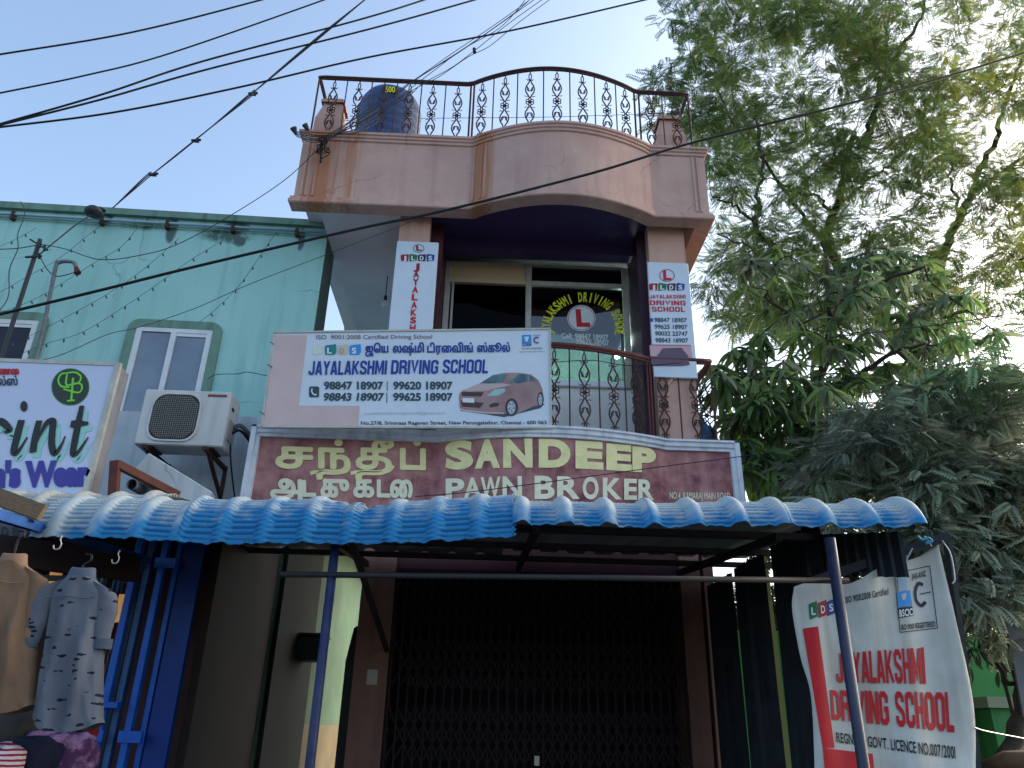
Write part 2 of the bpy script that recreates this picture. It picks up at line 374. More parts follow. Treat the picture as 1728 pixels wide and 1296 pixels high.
# parapet material: rust stains running down from the railing feet
M_par = mat('parapet_plaster', (202, 168, 156), (188, 152, 142), ns=2.4, rough=.85, bump=.2, bs=24, streak=(140, 112, 104), streak_amt=.25)
def add_rust(m, spots):
    n = m.node_tree; P = n.nodes['Principled BSDF']; src = P.inputs['Base Color'].links[0].from_socket
    g = n.nodes.new('ShaderNodeNewGeometry'); sp = n.nodes.new('ShaderNodeSeparateXYZ'); n.links.new(g.outputs['Position'], sp.inputs[0])
    mp = n.nodes.new('ShaderNodeMapping'); mp.inputs['Scale'].default_value = (26, 26, .9); n.links.new(g.outputs['Position'], mp.inputs[0])
    t = n.nodes.new('ShaderNodeTexNoise'); t.inputs['Scale'].default_value = 1; t.inputs['Detail'].default_value = 6; n.links.new(mp.outputs[0], t.inputs[0])
    tot = None
    def math_(op, a, b=None):
        k = n.nodes.new('ShaderNodeMath'); k.operation = op
        for i, q in enumerate((a, b)):
            if q is None: continue
            if isinstance(q, (int, float)): k.inputs[i].default_value = q
            else: n.links.new(q, k.inputs[i])
        return k.outputs[0]
    for x, wd, st in spots:
        d = math_('DIVIDE', math_('ABSOLUTE', math_('SUBTRACT', sp.outputs[0], x)), wd)
        v = math_('MULTIPLY', math_('POWER', math_('MAXIMUM', math_('SUBTRACT', 1.0, d), 0), .6), st)
        tot = v if tot is None else math_('MAXIMUM', tot, v)
    f = math_('MINIMUM', math_('MULTIPLY', math_('MAXIMUM', math_('SUBTRACT', math_('ADD', t.outputs[0], math_('MULTIPLY', tot, .25)), .47), 0), math_('MULTIPLY', tot, 3.6)), .72)
    mx = n.nodes.new('ShaderNodeMix'); mx.data_type = 'RGBA'; n.links.new(f, mx.inputs[0]); n.links.new(src, mx.inputs[6]); mx.inputs[7].default_value = lin((168, 104, 58))
    n.links.new(mx.outputs[2], P.inputs['Base Color'])
def add_cracks(m, scale, col, amt, thr=.012):
    n = m.node_tree; P = n.nodes['Principled BSDF']; src = P.inputs['Base Color'].links[0].from_socket
    g = n.nodes.new('ShaderNodeNewGeometry'); t = n.nodes.new('ShaderNodeTexNoise'); t.inputs['Scale'].default_value = 3.5; t.inputs['Detail'].default_value = 5; n.links.new(g.outputs['Position'], t.inputs[0])
    mv = n.nodes.new('ShaderNodeMix'); mv.data_type = 'VECTOR'; mv.inputs[0].default_value = .22; n.links.new(g.outputs['Position'], mv.inputs[4]); n.links.new(t.outputs['Color'], mv.inputs[5])
    v = n.nodes.new('ShaderNodeTexVoronoi'); v.feature = 'DISTANCE_TO_EDGE'; v.inputs['Scale'].default_value = scale; n.links.new(mv.outputs[1], v.inputs[0])
    r = n.nodes.new('ShaderNodeValToRGB'); r.color_ramp.elements[0].position = 0; r.color_ramp.elements[1].position = thr; r.color_ramp.elements[0].color = (amt, amt, amt, 1); r.color_ramp.elements[1].color = (0, 0, 0, 1); n.links.new(v.outputs['Distance'], r.inputs[0])
    t2 = n.nodes.new('ShaderNodeTexNoise'); t2.inputs['Scale'].default_value = 1.3; n.links.new(g.outputs['Position'], t2.inputs[0])
    r2 = n.nodes.new('ShaderNodeValToRGB'); r2.color_ramp.elements[0].position = .48; r2.color_ramp.elements[1].position = .6; n.links.new(t2.outputs[0], r2.inputs[0])
    k = n.nodes.new('ShaderNodeMath'); k.operation = 'MULTIPLY'; n.links.new(r.outputs[0], k.inputs[0]); n.links.new(r2.outputs[0], k.inputs[1])
    mx = n.nodes.new('ShaderNodeMix'); mx.data_type = 'RGBA'; n.links.new(k.outputs[0], mx.inputs[0]); n.links.new(src, mx.inputs[6]); mx.inputs[7].default_value = lin(col); n.links.new(mx.outputs[2], P.inputs['Base Color'])
add_cracks(M_par, 1.6, (120, 88, 80), .6); add_cracks(M_teal, 1.0, (84, 124, 122), .5, .008); add_cracks(M_whitewall, 1.5, (110, 112, 112), .5)
add_rust(M_par, [(-1.98, .24, 1.0), (-1.66, .16, .7), (-.19, .15, 1.1), (.95, .05, .25)])
def sweep(path, prof, mb):
    """path: list of (x,y) in plan; prof: list of (outward, z); outward = right-hand side when walking the path backwards (towards -Y for a left-to-right path)"""
    n = len(path); rows = []
    P = [Vector(p) for p in path]
    for i in range(n):
        d1 = (P[i]-P[i-1]).normalized() if i > 0 else None; d2 = (P[i+1]-P[i]).normalized() if i < n-1 else None
        n1 = Vector((d1.y, -d1.x)) if d1 else None; n2 = Vector((d2.y, -d2.x)) if d2 else None
        if n1 is None: m = n2
        elif n2 is None: m = n1
        else:
            m = (n1+n2).normalized(); m = m/max(m.dot(n1), .5)
        rows.append([(P[i].x+m.x*o, P[i].y+m.y*o, z) for o, z in prof])
    mb.grid(rows); return mb
Z0, Z1 = 6.78, 7.78
YF = 6.93
fx = XS(PX0, PB[0], 4)[:-1]+XS(PB[0], PB[1], 26)[:-1]+XS(PB[1], PX1, 3)
fpath = [(x, YF-bow(x, *PB)) for x in fx]
path = [(PX0, 7.07)]+fpath+[(PX1, 8), (PX1, 9.6)]
prof = [(-.14, Z0), (.035, Z0), (.045, Z0+.012), (.045, Z0+.045), (.032, Z0+.055), (.032, Z0+.085), (.016, Z0+.095), (0, Z0+.11),
        (0, Z1-.115), (.018, Z1-.105), (.018, Z1-.075), (.034, Z1-.065), (.034, Z1-.04), (.05, Z1-.03), (.05, Z1), (-.14, Z1)]
sweep(path, prof+[prof[0]], MB()).build('parapet', M_par, shop)
# vertical groove mouldings at the ends and at the start of the bow
for xs in ([PX0+.07, PX0+.12, PX0+.20], [PX1-.09, PX1-.14]):
    for x in xs: MB().box((x-.012, YF-.014, Z0+.115), (x+.012, YF-.001, Z1-.12)).build('moulding', M_par, shop)
for x in (PB[0]+.02, PB[0]+.10, PB[0]+.145):
    y = YF-bow(x, *PB); MB().box((x-.01, y-.012, Z0+.115), (x+.01, y-.001+.02, Z1-.12)).build('moulding', M_par, shop)
# roof slab, with the pale overhang left and the purple ceiling over the balcony
MB().box((-1.97, 7.06, 6.82), (-1.08, 10.4, 6.98)).build('roof_overhang', M_soffit, shop)
MB().box((-2.2, 7.06, 6.99), (2.3, 10.4, 7.12)).build('roof_slab', M_soffit, shop)
MB().box((2.112, 7.08, 6.82), (2.34, 10.4, 6.98)).build('roof_overhang', mat('soffit_pink', (128, 112, 110), (112, 98, 96), ns=2, rough=.85), shop)
cp = [(-1.075, 7.075)]+[(x, y+.15) for x, y in fpath if PB[0]-.01 <= x <= PB[1]+.01]+[(2.10, 7.075), (2.10, 7.9), (-1.075, 7.9)]
MB().prism([(x, y, 6.86) for x, y in cp], (0, 0, .1)).build('balcony_ceiling', M_purple, shop)
MB().box((-.62, 7.55, 6.70), (1.64, 7.70, 6.858)).build('ceiling_beam', M_purple, shop)
# upper storey walls
MB().box((-1.08, 7.15, 4.25), (-.74, 7.9, 6.859)).build('pillar', M_pink, shop)
MB().box((-.739, 7.3, 4.25), (-.60, 7.9, 6.857)).build('side_post', M_maroon, shop)
MB().box((1.70, 7.15, 4.25), (2.11, 7.9, 6.859)).build('pillar', M_pink, shop)
MB().box((1.60, 7.3, 4.25), (1.699, 7.9, 6.857)).build('side_post', mat('dark_purple_post', (52, 30, 48), (60, 34, 50), ns=6, rough=.5), shop)
MB().box((-.6, 7.9, 4.25), (1.6, 8.0, 5.14)).build('parapet_wall', mat('cream_wall', (232, 228, 222), (218, 212, 204), ns=3, rough=.85), shop)
# moulded panel on the right pillar under the sign
mo = MB()
for a, b in (((1.80, 4.62), (1.80, 4.86)), ((1.80, 4.86), (1.90, 4.99)), ((1.90, 4.99), (2.07, 4.99))):
    mo.bar((a[0], 7.14, a[1]), (b[0], 7.14, b[1]), .02, .03, up=(0, 1, 0))
mo.build('moulding', M_pink, shop)
MB().box((-1.08, 7.91, 4.25), (-.98, 12, 6.81)).build('side_wall', M_soffit, shop)
MB().box((2.01, 7.91, .15), (2.11, 12, 6.81)).build('side_wall', M_soffit, shop)
MB().box((-1.97, 10.2, 4.3), (-1.09, 10.3, 6.815)).build('back_wall', M_soffit, shop)
# office behind the glass
M_room = mat('office_wall', (170, 196, 170), (140, 168, 142), ns=2, rough=.8)
MB().box((.45, 10.0, 4.25), (2.0, 10.1, 6.8)).build('office_wall', M_room, shop)
MB().box((.42, 8.02, 4.25), (.448, 10.0, 6.8)).build('office_wall', mat('office_partition', (60, 66, 60), rough=.8), shop)
MB().box((1.95, 8.02, 4.25), (2.0, 9.99, 6.8)).build('office_wall', M_room, shop)
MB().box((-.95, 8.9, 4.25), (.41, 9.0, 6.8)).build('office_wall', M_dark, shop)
MB().box((-.97, 8.02, 6.82), (2.0, 10.0, 6.9)).build('office_ceiling', mat('office_ceiling_paint', (120, 132, 122), rough=.8), shop)
# balcony slab
BB = (-.50, 1.70, .25); YB = 7.0
bx = XS(-2.25, BB[0], 2)[:-1]+XS(BB[0], BB[1], 20)[:-1]+XS(BB[1], 2.4, 2)
MB().prism([(x, YB+.0-bow(x, *BB)+.02, 4.02) for x in bx]+[(2.4, 7.9, 4.02), (-2.25, 7.9, 4.02)], (0, 0, .2)).build('balcony_slab', M_whitewall, shop)
# ground floor
MB().box((-1.08, 7.0, .15), (-.79, 7.5, 4.018)).build('pillar', mat('brown_pink_plaster', (134, 100, 88), (116, 86, 76), ns=3, rough=.85, streak=(70, 54, 48), streak_amt=.4), shop)
MB().box((1.77, 7.0, .15), (1.95, 7.5, 4.018)).build('pillar', MATS['brown_pink_plaster'], shop)
MB().box((1.99, 7.02, .15), (2.08, 7.5, 4.018)).build('pillar', MATS['brown_pink_plaster'], shop)
MB().box((-.788, 7.05, 2.86), (1.768, 7.25, 4.0)).build('lintel', mat('dark_maroon_board', (66, 26, 32), (52, 22, 28), ns=6, rough=.6), shop)
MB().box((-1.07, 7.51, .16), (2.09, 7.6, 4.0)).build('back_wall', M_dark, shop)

MB().box((-1.955, 7.905, 4.02), (-1.085, 13, 4.2)).build('passage_shade_slab', M_soffit, shop)  # slab added over the passage to keep daylight out
MB().box((-1.955, 14.0, 0), (-1.085, 14.2, 3.3)).build('passage_light_block', M_soffit, shop)  # added to block light coming in from the passage's back end
# window of the office
def framed(parent, y, x0, z0, x1, z1, wv=.03, d=.04):
    return MB().box((x0, y-d, z0), (x1, y, z1))
win = thing('office_window', 'aluminium framed office window with roundel lettering behind the balcony railing', 'window', (.5, 7.92, 5.14))
WXL, WXM, WXR, WZB, WZT, WZM = -.595, .405, 1.595, 5.142, 6.74, 6.47
MB().box((WXL, 7.86, WZB), (WXL+.07, 7.93, WZT)).build('frame', M_alu, win, bevel=.006)
MB().box((WXL+.09, 7.87, WZB), (WXL+.115, 7.93, WZM)).build('frame', M_alu, win)
MB().box((WXR-.07, 7.86, WZB), (WXR, 7.93, WZT)).build('frame', M_alu, win, bevel=.006)
MB().box((WXM-.035, 7.858, WZB), (WXM+.035, 7.932, WZT)).build('mullion', M_alu, win, bevel=.006)
MB().box((WXL+.071, 7.865, WZM-.02), (WXM-.036, 7.925, WZM+.03)).build('transom', mat('beige_frame', (190, 168, 140), rough=.5), win)
MB().box((WXM+.036, 7.855, WZM-.03), (WXR-.071, 7.925, WZM+.035)).build('transom', M_alu, win, bevel=.006)
MB().box((WXL+.071, 7.86, WZT-.02), (WXR-.071, 7.93, WZT)).build('frame', M_alu, win)
MB().box((WXM+.036, 7.85, WZB), (WXR-.071, 7.93, WZB+.07)).build('sill', M_white, win, bevel=.006)
MB().box((WXL+.071, 7.89, WZM+.031), (WXM-.036, 7.91, WZT-.021)).build('transom_panel', mat('beige_board', (196, 168, 132), (176, 160, 138), ns=2, rough=.4), win)
G1 = glass('window_glass', (.5, .62, .6), ior=2.1)
G2 = glass('dark_glass', (.12, .15, .2), ior=1.9)
G3 = glass('clear_dark_glass', (.12, .15, .2), ior=1.15)
MB().box((WXM+.036, 7.895, WZM+.036), (WXR-.071, 7.90, WZT-.021)).build('pane', G2, win)
pane = MB().box((WXM+.036, 7.895, WZB+.071), (WXR-.071, 7.90, WZM-.031)).build('pane', G1, win)
MB().box((WXL+.116, 7.915, WZB), (WXM-.036, 7.92, WZM-.021)).build('pane', G3, win)
SP = Plane((0, 7.895, 0), (1, 0, 0), (0, 0, 1))
for i, ch in enumerate("JAYALAKSHMI DRIVING SCHOOL"):
    if ch == ' ': continue
    t = i/25; a = math.radians(193-205*t); R = 58; h = 15
    cx, cy = 984, 552
    rx, ry = (62, 50)
    bxp = lambda k, s: (cx+(rx+k)*math.cos(a)-s*math.sin(a), cy-(ry+k)*math.sin(a)-s*math.cos(a))
    s = 3.4 if ch not in 'I' else 1.2
    text(SP, ch, (cx+(rx-7)*math.cos(a)-s*math.sin(a)*1, cy-(ry-7)*math.sin(a)-s*math.cos(a)), (cx+(rx-7)*math.cos(a)+s*math.sin(a), cy-(ry-7)*math.sin(a)+s*math.cos(a)),
         (cx+(rx+8)*math.cos(a)-s*math.sin(a), cy-(ry+8)*math.sin(a)-s*math.cos(a)), M_yellow, pane, bold=.035, e=.003)
poly(SP, ell(981, 537, 24, 22), M_white, pane, 'roundel', .003)
ring(SP, 981, 537, 22.5, 20.5, 1, M_dred, pane, .0045)
text(SP, 'L', (973, 550), (996, 550), (971, 524), M_red, pane, bold=.05, e=.005)
text(SP, 'Cell: 98847 18907', (947, 571), (1027, 574), (947, 562.5), M_white, pane, bold=.03, e=.003)
text(SP, '99625 18907', (972, 580), (1028, 583), (972, 572), M_white, pane, bold=.03, e=.003)

tl = thing('tube_light', 'lit white fluorescent tube light inside the office window', 'light', (1.45, 8.3, 5.6))
M_tube = mat('tube_glow', (225, 245, 235), rough=.4, emit=220)
a = at(1062, 538, 8.5); b = at(1040, 603, 8.2)
MB().tube([a, b], .016, 8).build('tube', M_tube, tl)
MB().bar(a+Vector((.03, .03, 0)), b+Vector((.03, .03, 0)), .04, .03).build('batten', M_white, tl)
# light bulb under the overhang
bl = thing('bulb_holder', 'unlit glass bulb hanging from the overhang left of the vertical sign', 'light bulb', at(650, 500, 8.2))
p = at(650, 507, 8.2)
MB().tube([p+Vector((0, 0, .35)), p+Vector((0, 0, .06))], .006).build('wire', M_black, bl)
MB().lathe(p, [(.012, .07), (.02, .06), (.02, .0)], 10).build('socket', M_black, bl)
MB().lathe(p, [(.015, 0), (.03, -.03), (.036, -.06), (.026, -.09), (.004, -.1)], 12).build('bulb', mat('bulb_glass', (190, 196, 200), rough=.15), bl, smooth=True)

# ------------------------------------------------------------------ railings
def baluster_mb(H, r=.0075):
    mb = MB()
    def tb(pts, rr=r, closed=False): mb.tube([(p[0], p[2] if len(p) > 2 else 0, p[1]) for p in pts], rr, 5)
    z = lambda t: t*H
    def arc(cx, cz, rx, rz, a0, a1, n=8, rr=r): tb([(cx+rx*math.cos(math.radians(a0+(a1-a0)*i/n)), z(cz)+rz*math.sin(math.radians(a0+(a1-a0)*i/n))) for i in range(n+1)], rr)
    for sgn in (1, -1):      # +1 upper half, -1 mirrored lower half
        f = lambda t: .47+sgn*(t-.47)
        tb([(0, z(f(1.0))), (0, z(f(.965)))])
        for s in (1, -1):
            tb([(0, z(f(.965))), (s*.014, z(f(.94))), (s*.014, z(f(.885))), (s*.006, z(f(.86)))], r*.9)
            tb([(s*.004, z(f(.86))), (s*.032, z(f(.845))), (s*.038, z(f(.865)))], r*.8)
            tb([(s*.004, z(f(.85))), (s*.016, z(f(.80))), (s*.042, z(f(.745))), (s*.052, z(f(.69))), (s*.045, z(f(.635))), (s*.022, z(f(.585))), (s*.006, z(f(.545))), (s*.014, z(f(.52)))], r*1.15)
            tb([(s*.036, z(f(.735))), (s*.018, z(f(.70))), (s*.012, z(f(.665))), (s*.0, z(f(.655)))], r*.8)
            tb([(s*.03, z(f(.72))), (s*.03, z(f(.68))), (s*.018, z(f(.655)))], r*.9)
            tb([(s*.022, z(f(.565))), (s*.05, z(f(.56))), (s*.058, z(f(.575)))], r*.6)
    for cx, cz in ((0, .47), (.026, .49), (-.026, .49), (.026, .45), (-.026, .45)):
        tb([(cx+.02*math.cos(2*PI*i/8), z(cz)+.02*math.sin(2*PI*i/8)) for i in range(9)], r*.8)
    mb.tube([(0, -.012, z(.47)), (0, .012, z(.47))], .013, 8)
    return mb
def railing(name, label, path_fn, posts, bals, bars, zb, H, m_top, m_bar, loc, top_r=.022, ends=(), xa=0, xb=0, returns=0):
    t = thing(name, label, 'railing', loc); L = Vector(loc)
    xs = XS(xa, xb, 60); pts = [Vector((x, path_fn(x), zb+H)) for x in xs]
    if returns: pts = [Vector((xa, path_fn(xa)+returns, zb+H))]+pts+[Vector((xb, path_fn(xb)+returns, zb+H))]
    mb = MB()
    for dy, dz, rr in ((0, 0, top_r), (0, -.03, top_r*.55)):
        mb.tube([p+Vector((0, dy, dz)) for p in pts], rr, 8)
    mb.build('top_rail', m_top, t, smooth=True)
    MB().tube([p+Vector((0, 0, -H+.03)) for p in pts], .009, 5).build('bottom_rail', m_bar, t)
    b0 = None
    for x, y in [(x, path_fn(x)) for x in bals]+[(x, y) for x in (xa, xb) for y in ([path_fn(xa)+returns*k/3 for k in (1, 2)] if returns else [])]:
        if b0 is None:
            mb = baluster_mb(H-.06); me = MB(); me.v = [(v[0]+x, v[1]+y, v[2]+zb+.02) for v in mb.v]; me.f = mb.f
            b0 = me.build('ornamental_baluster', m_bar, t, fixn=False); bp = Vector((x, y, 0)); 
        else:
            c = copy_of(b0, t, Vector((x, y, 0))-bp)
            if x in (xa, xb): pass
    r0_ = None
    for x in bars:
        y = path_fn(x)
        if r0_ is None: r0_ = MB().tube([(x, y, zb), (x, y, zb+H-.02)], .0075, 6).build('plain_bar', m_bar, t); rp = Vector((x, y, 0))
        else: copy_of(r0_, t, Vector((x, y, 0))-rp)
    for x in posts:
        MB().tube([(x, path_fn(x), zb-.02), (x, path_fn(x), zb+H)], .012, 6).build('post', m_top, t)
    return t
RY = lambda x: 7.02-bow(x, -.36, 1.62, .30)
def xat(px, py, Y): return at(px, py, Y).x
rb = [xat(q, 170, 7.02-.15) for q in ()]
bals = []; bars = []
pxb = [560, 602.7, 645.5, 689.5, 729, 772, 813, 851.6, 894, 940, 983.5, 1024, 1055, 1096, 1138.6]
def solveX(px, py, fn):
    Y = 7
    for _ in range(10): p = at(px, py, Y); Y = fn(p.x)
    return at(px, py, Y).x
bx_ = [solveX(q, 175, RY) for q in pxb]
mid = [(a+b)/2 for a, b in zip(bx_[:-1], bx_[1:])]
railing('roof_railing', 'rusty wrought-iron railing with ornamental balusters along the roof parapet', RY, [-2.19, -.37, -.33, 1.6, 1.66, 2.26], bx_, [m for m in mid if abs(m+.35) > .06 and abs(m-1.63) > .07],
        7.78, .94, M_iron, M_iron, (0, 7, 7.78), xa=-2.19, xb=2.26, returns=1.6)
BY = lambda x: 7.12-bow(x, -.50, 1.60, .25)
pxb2 = [935.5, 987, 1036, 1075, 1119.5, 1174]
b2 = [solveX(q, 670, BY) for q in pxb2]
b2 = [b2[0]-.29*k for k in range(9, 0, -1)]+b2
m2 = [(a+b)/2 for a, b in zip(b2[:-1], b2[1:])]
railing('balcony_railing', 'maroon wrought-iron railing with ornamental balusters behind the driving school board', BY, [-2.1, 1.60, 1.63, 2.26], b2, [m for m in m2 if abs(m-1.6) > .05],
        4.22, .93, M_ironred, M_iron, (0, 7.1, 4.22), xa=-2.1, xb=2.26, returns=.8, top_r=.028)
# small plaster pedestals behind the roof railing
for px, lab in ((563, 'small pink plaster pedestal behind the left end of the roof railing'), (1124, 'small pink plaster pedestal behind the right end of the roof railing')):
    c = at(px, 200, 7.25); t = thing('roof_pedestal', lab, 'pedestal', (c.x, 7.25, 7.7), 'plaster pedestals on the roof')
    rows = []
    def sq(hw, z): return [(c.x-hw, 7.25-hw, z), (c.x+hw, 7.25-hw, z), (c.x+hw, 7.25+hw, z), (c.x-hw, 7.25+hw, z), (c.x-hw, 7.25-hw, z)]
    zt = at(px, 186 if px < 600 else 214, 7.25).z
    MB().grid([sq(.18, 7.6), sq(.17, zt-.28), sq(.11, zt-.02), sq(.11, zt)]).build('shaft', M_pink, t)
    MB().grid([sq(.14, zt), sq(.14, zt+.04), sq(.11, zt+.05), sq(.11, zt+.08), sq(.05, zt+.13), sq(.001, zt+.14)]).build('cap', M_pink, t)
# water tank
tc = at(658, 190, 8.4); tz = at(655, 168, 8.4).z
tank = thing('water_tank', 'dark blue ribbed plastic water tank behind the roof railing', 'water tank', (tc.x, 8.4, 7.12))
M_tank = mat('tank_plastic', (42, 66, 110), (34, 54, 94), ns=5, rough=.45, streak=(90, 100, 120), streak_amt=.4)
prof = [(.43, -1.3)]
for k in range(7): prof += [(.43, -1.2+k*.14), (.445, -1.17+k*.14), (.445, -1.12+k*.14), (.43, -1.09+k*.14)]
prof += [(.42, -.18), (.37, -.08), (.28, -.02), (.15, .0)]
MB().lathe((tc.x, 8.4, tz), prof, 40).build('body', M_tank, tank, smooth=True)
MB().lathe((tc.x, 8.4, tz), [(.2, -.01), (.2, .035), (.17, .05)], 30).build('lid', M_tank, tank, smooth=True)
MB().box((tc.x-.4, 8.0, 7.13), (tc.x+.4, 8.8, tz-1.3)).build('stand', M_pink, tank)
_q = at(658, 151, 7.95)
lab = MB().box((_q.x-.09, 7.951, _q.z-.055), (_q.x+.09, 7.97, _q.z+.055)).build('label_plate', mat('black_plate', (30, 32, 30), rough=.5), tank)
ST = Plane((0, 7.95, 0), (1, 0, 0), (0, 0, 1))
text(ST, '500', (650, 155.5), (667, 156), (650, 146.5), M_yellow, lab, bold=.03)

# ------------------------------------------------------------------ pawn broker sign
YS = 6.95
SB = (-.48, 1.70, .24)
sf = lambda x, z=0: YS-bow(x, *SB)
M_pawn = mat('weathered_maroon_board', (118, 64, 72), (192, 138, 132), ns=4, amt=.6, rough=.7, detail=8, streak=(188, 140, 136), streak_amt=.5, bump=.1, bs=60)
M_frame = mat('grey_white_frame', (216, 220, 228), (192, 196, 204), ns=6, rough=.7, streak=(110, 106, 106), streak_amt=.45)
pawn = thing('pawn_broker_sign', 'bow-fronted maroon pawn broker signboard with cream lettering in a grey plaster frame', 'signboard', (0, 6.95, 3.2))
sx = XS(-2.25, SB[0], 3)[:-1]+XS(SB[0], SB[1], 26)[:-1]+XS(SB[1], 2.41, 3)
SZ0, SZ1 = 3.3, 4.20
mb = MB(); mb.grid([[(x, sf(x)+.03, SZ0), (x, sf(x)+.03, SZ1-.06)] for x in sx]); mb.build('board', M_pawn, pawn)
SF = Bent(lambda x, z: sf(x)+.03)
sweep([(x, sf(x)) for x in sx], [(0-.06, SZ1-.10), (.0, SZ1-.10), (.0, SZ1-.075), (.02, SZ1-.065), (.02, SZ1-.03), (.04, SZ1-.02), (.04, SZ1), (-.1, SZ1)], MB()).build('frame', M_frame, pawn)
for x0, s in ((-2.25, 1), (2.41, -1)):
    mb = MB(); mb.box((x0, YS-.04, SZ0), (x0+s*.045, YS+.08, SZ1-.001)); mb.box((x0+s*.046, YS-.018, SZ0), (x0+s*.085, YS+.08, SZ1-.101)); mb.build('frame', M_frame, pawn)
M_cream = mat('cream_sign_paint', (236, 226, 168), (220, 208, 150), ns=9, rough=.7)
M_cream2 = mat('pale_sign_paint', (234, 230, 202), (216, 210, 178), ns=9, rough=.7)
def letters(S, s, edges, top, base, m, parent, bold, e=.008):
    """one mesh per letter; edges: list of (x0,x1); top/base functions of x"""
    for ch, (a, b) in zip(s, edges):
        text(S, ch, (a, base(a)), (b, base(b)), (a, top(a)), m, parent, name='letter', bold=bold, e=e)
cv = lambda k0, k1, k2: (lambda x: k0+(k1-k0)*(x-750)/(1105-750)-k2*math.sin(PI*min(max((x-750)/355, 0), 1)))
letters(SF, 'SANDEEP', [(751, 799), (801, 844), (849, 899), (909, 963), (971, 1018), (1023, 1066), (1067, 1107)], cv(749, 761, 10), cv(790, 796, 7), M_cream, pawn, .06)
letters(SF, 'PAWN', [(752, 784), (782, 813), (811, 845), (848, 881)], cv(810, 812, 6), cv(842, 844, 4), M_cream2, pawn, .035)
letters(SF, 'BROKER', [(902, 936), (940, 978), (983, 1010), (1017, 1049), (1053, 1075), (1077, 1103)], cv(805, 812, 3), cv(842, 843, 2), M_cream2, pawn, .035)
text(SF, 'NO.4, KAMARAJ MAIN ROAD', (1130, 842), (1232, 843), (1130, 831), M_cream2, pawn, bold=.015, e=.008)
for s_, p0, p1, p2 in (('ச', (467, 788), (527, 790), (467, 755)), ('ந்', (536, 789), (590, 791), (536, 757)), ('தீ', (602, 790), (664, 792), (602, 757)), ('ப்', (677, 791), (717, 792), (677, 758))):
    text(SF, s_, p0, p1, p2, M_cream, pawn, name='letter', bold=.0, e=.006, ref='ட', smear=.0125)
for s_, p0, p1, p2 in (('அ', (458, 836), (509, 838), (458, 809)), ('ட', (512, 837), (532, 837), (512, 812)), ('கு', (543, 838), (588, 839), (543, 810)), ('க', (598, 838), (630, 838), (598, 811)), ('டை', (638, 838), (695, 839), (638, 811))):
    text(SF, s_, p0, p1, p2, M_cream2, pawn, name='letter', bold=.0, e=.006, ref='ட', smear=.011)
# tails under the tamil letters
def stroke(S, pts, w, m, parent, e=.008, name='letter'):
    P = smooth_path([(*p, 0) for p in pts], 6); uv = [S.hit(p.x, p.y) for p in P]; L = []; R = []
    for i, q in enumerate(uv):
        d = (uv[min(i+1, len(uv)-1)]-uv[max(i-1, 0)]).normalized(); n_ = Vector((-d.y, d.x))*w/2
        L.append(S.p3(q+n_, e)); R.append(S.p3(q-n_, e))
    return MB().grid([L, R]).build(name, m, parent, fixn=False)
stroke(SF, [(590, 786), (585, 795), (565, 799), (535, 797), (524, 799)], .035, M_cream, pawn)
stroke(SF, [(664, 786), (656, 795), (636, 799), (606, 797), (592, 799)], .035, M_cream, pawn)

# ------------------------------------------------------------------ driving school board
bd = thing('driving_school_board', 'wide white driving school board with blue name and a parked car picture', 'signboard', at(690, 722, 6.7))
TL, TR, BR, BL = at(462, 561, 6.62), at(928, 555, 6.62), at(930, 722, 6.68), at(442, 720, 6.68)
SBd = Plane(TL, TR-TL, TL-BL)
cor = [SBd.p3(SBd.hit(*p)) for p in ((462, 561), (928, 555), (930, 722), (442, 720))]
panel = MB().prism(cor, -SBd.N*.025).build('panel', M_signw, bd)
fr = MB()
for a, b in zip(cor, cor[1:]+cor[:1]): fr.bar(a-SBd.N*.01, b-SBd.N*.01, .018, .04, up=SBd.N)
fr.build('frame', M_alu, bd)
B = lambda x, y: (430+x/3.323, 540+y/3.323)
poly(SBd, [B(118, 85), B(293, 86), B(247, 480), B(588, 482), B(580, 600), B(45, 600)], mat('pale_pink_print', (196, 172, 172), (206, 184, 180), ns=2, rough=.5), panel)
text(SBd, 'ISO  9001:2008 Certified Driving School', B(345, 108), B(995, 105), B(345, 86), mat('faded_brown_print', (124, 108, 116), rough=.5), panel, bold=.01)
for i, (x, m_, ch, lc) in enumerate(((392, M_teallet, 'L', M_white), (462, mat('pale_cube_print', (196, 190, 180), rough=.5), 'D', mat('tan_print', (196, 160, 120), rough=.5)), (530, M_sky, 'S', M_white))):
    poly(SBd, [B(x, 152), B(x+8, 142), B(x+64, 136), B(x+66, 180), B(x+54, 196), B(x+2, 196)], m_, panel, e=.003)
    text(SBd, ch, B(x+14, 188), B(x+40, 188), B(x+14, 158), lc, panel, bold=.04, e=.005)
poly(SBd, [B(325, 152), B(375, 142), B(378, 190), B(326, 194)], mat('faded_yellow_print', (206, 214, 200), rough=.5), panel, e=.003)
text(SBd, 'ஜெய', B(622, 184), B(748, 182), B(622, 148), M_blue, panel, ref='ட', smear=.0035)
text(SBd, 'லஷ்மி', B(776, 183), B(948, 181), B(776, 147), M_blue, panel, ref='ட', smear=.0035)
text(SBd, 'டிரைவிங்', B(968, 182), B(1222, 180), B(968, 146), M_blue, panel, ref='ட', smear=.0035)
text(SBd, 'ஸ்கூல்', B(1248, 180), B(1430, 178), B(1248, 144), M_blue, panel, ref='ட', smear=.0035)
wj = lambda x0, x1, s: impact(SBd, s, B(x0, 313-x0*.012), B(x1, 313-x1*.010), 23.5, 23.5, M_blue, panel, .075, .005, slant=-.08)
wj(300, 738, 'JAYALAKSHMI'); wj(762, 1026, 'DRIVING'); wj(1052, 1306, 'SCHOOL')
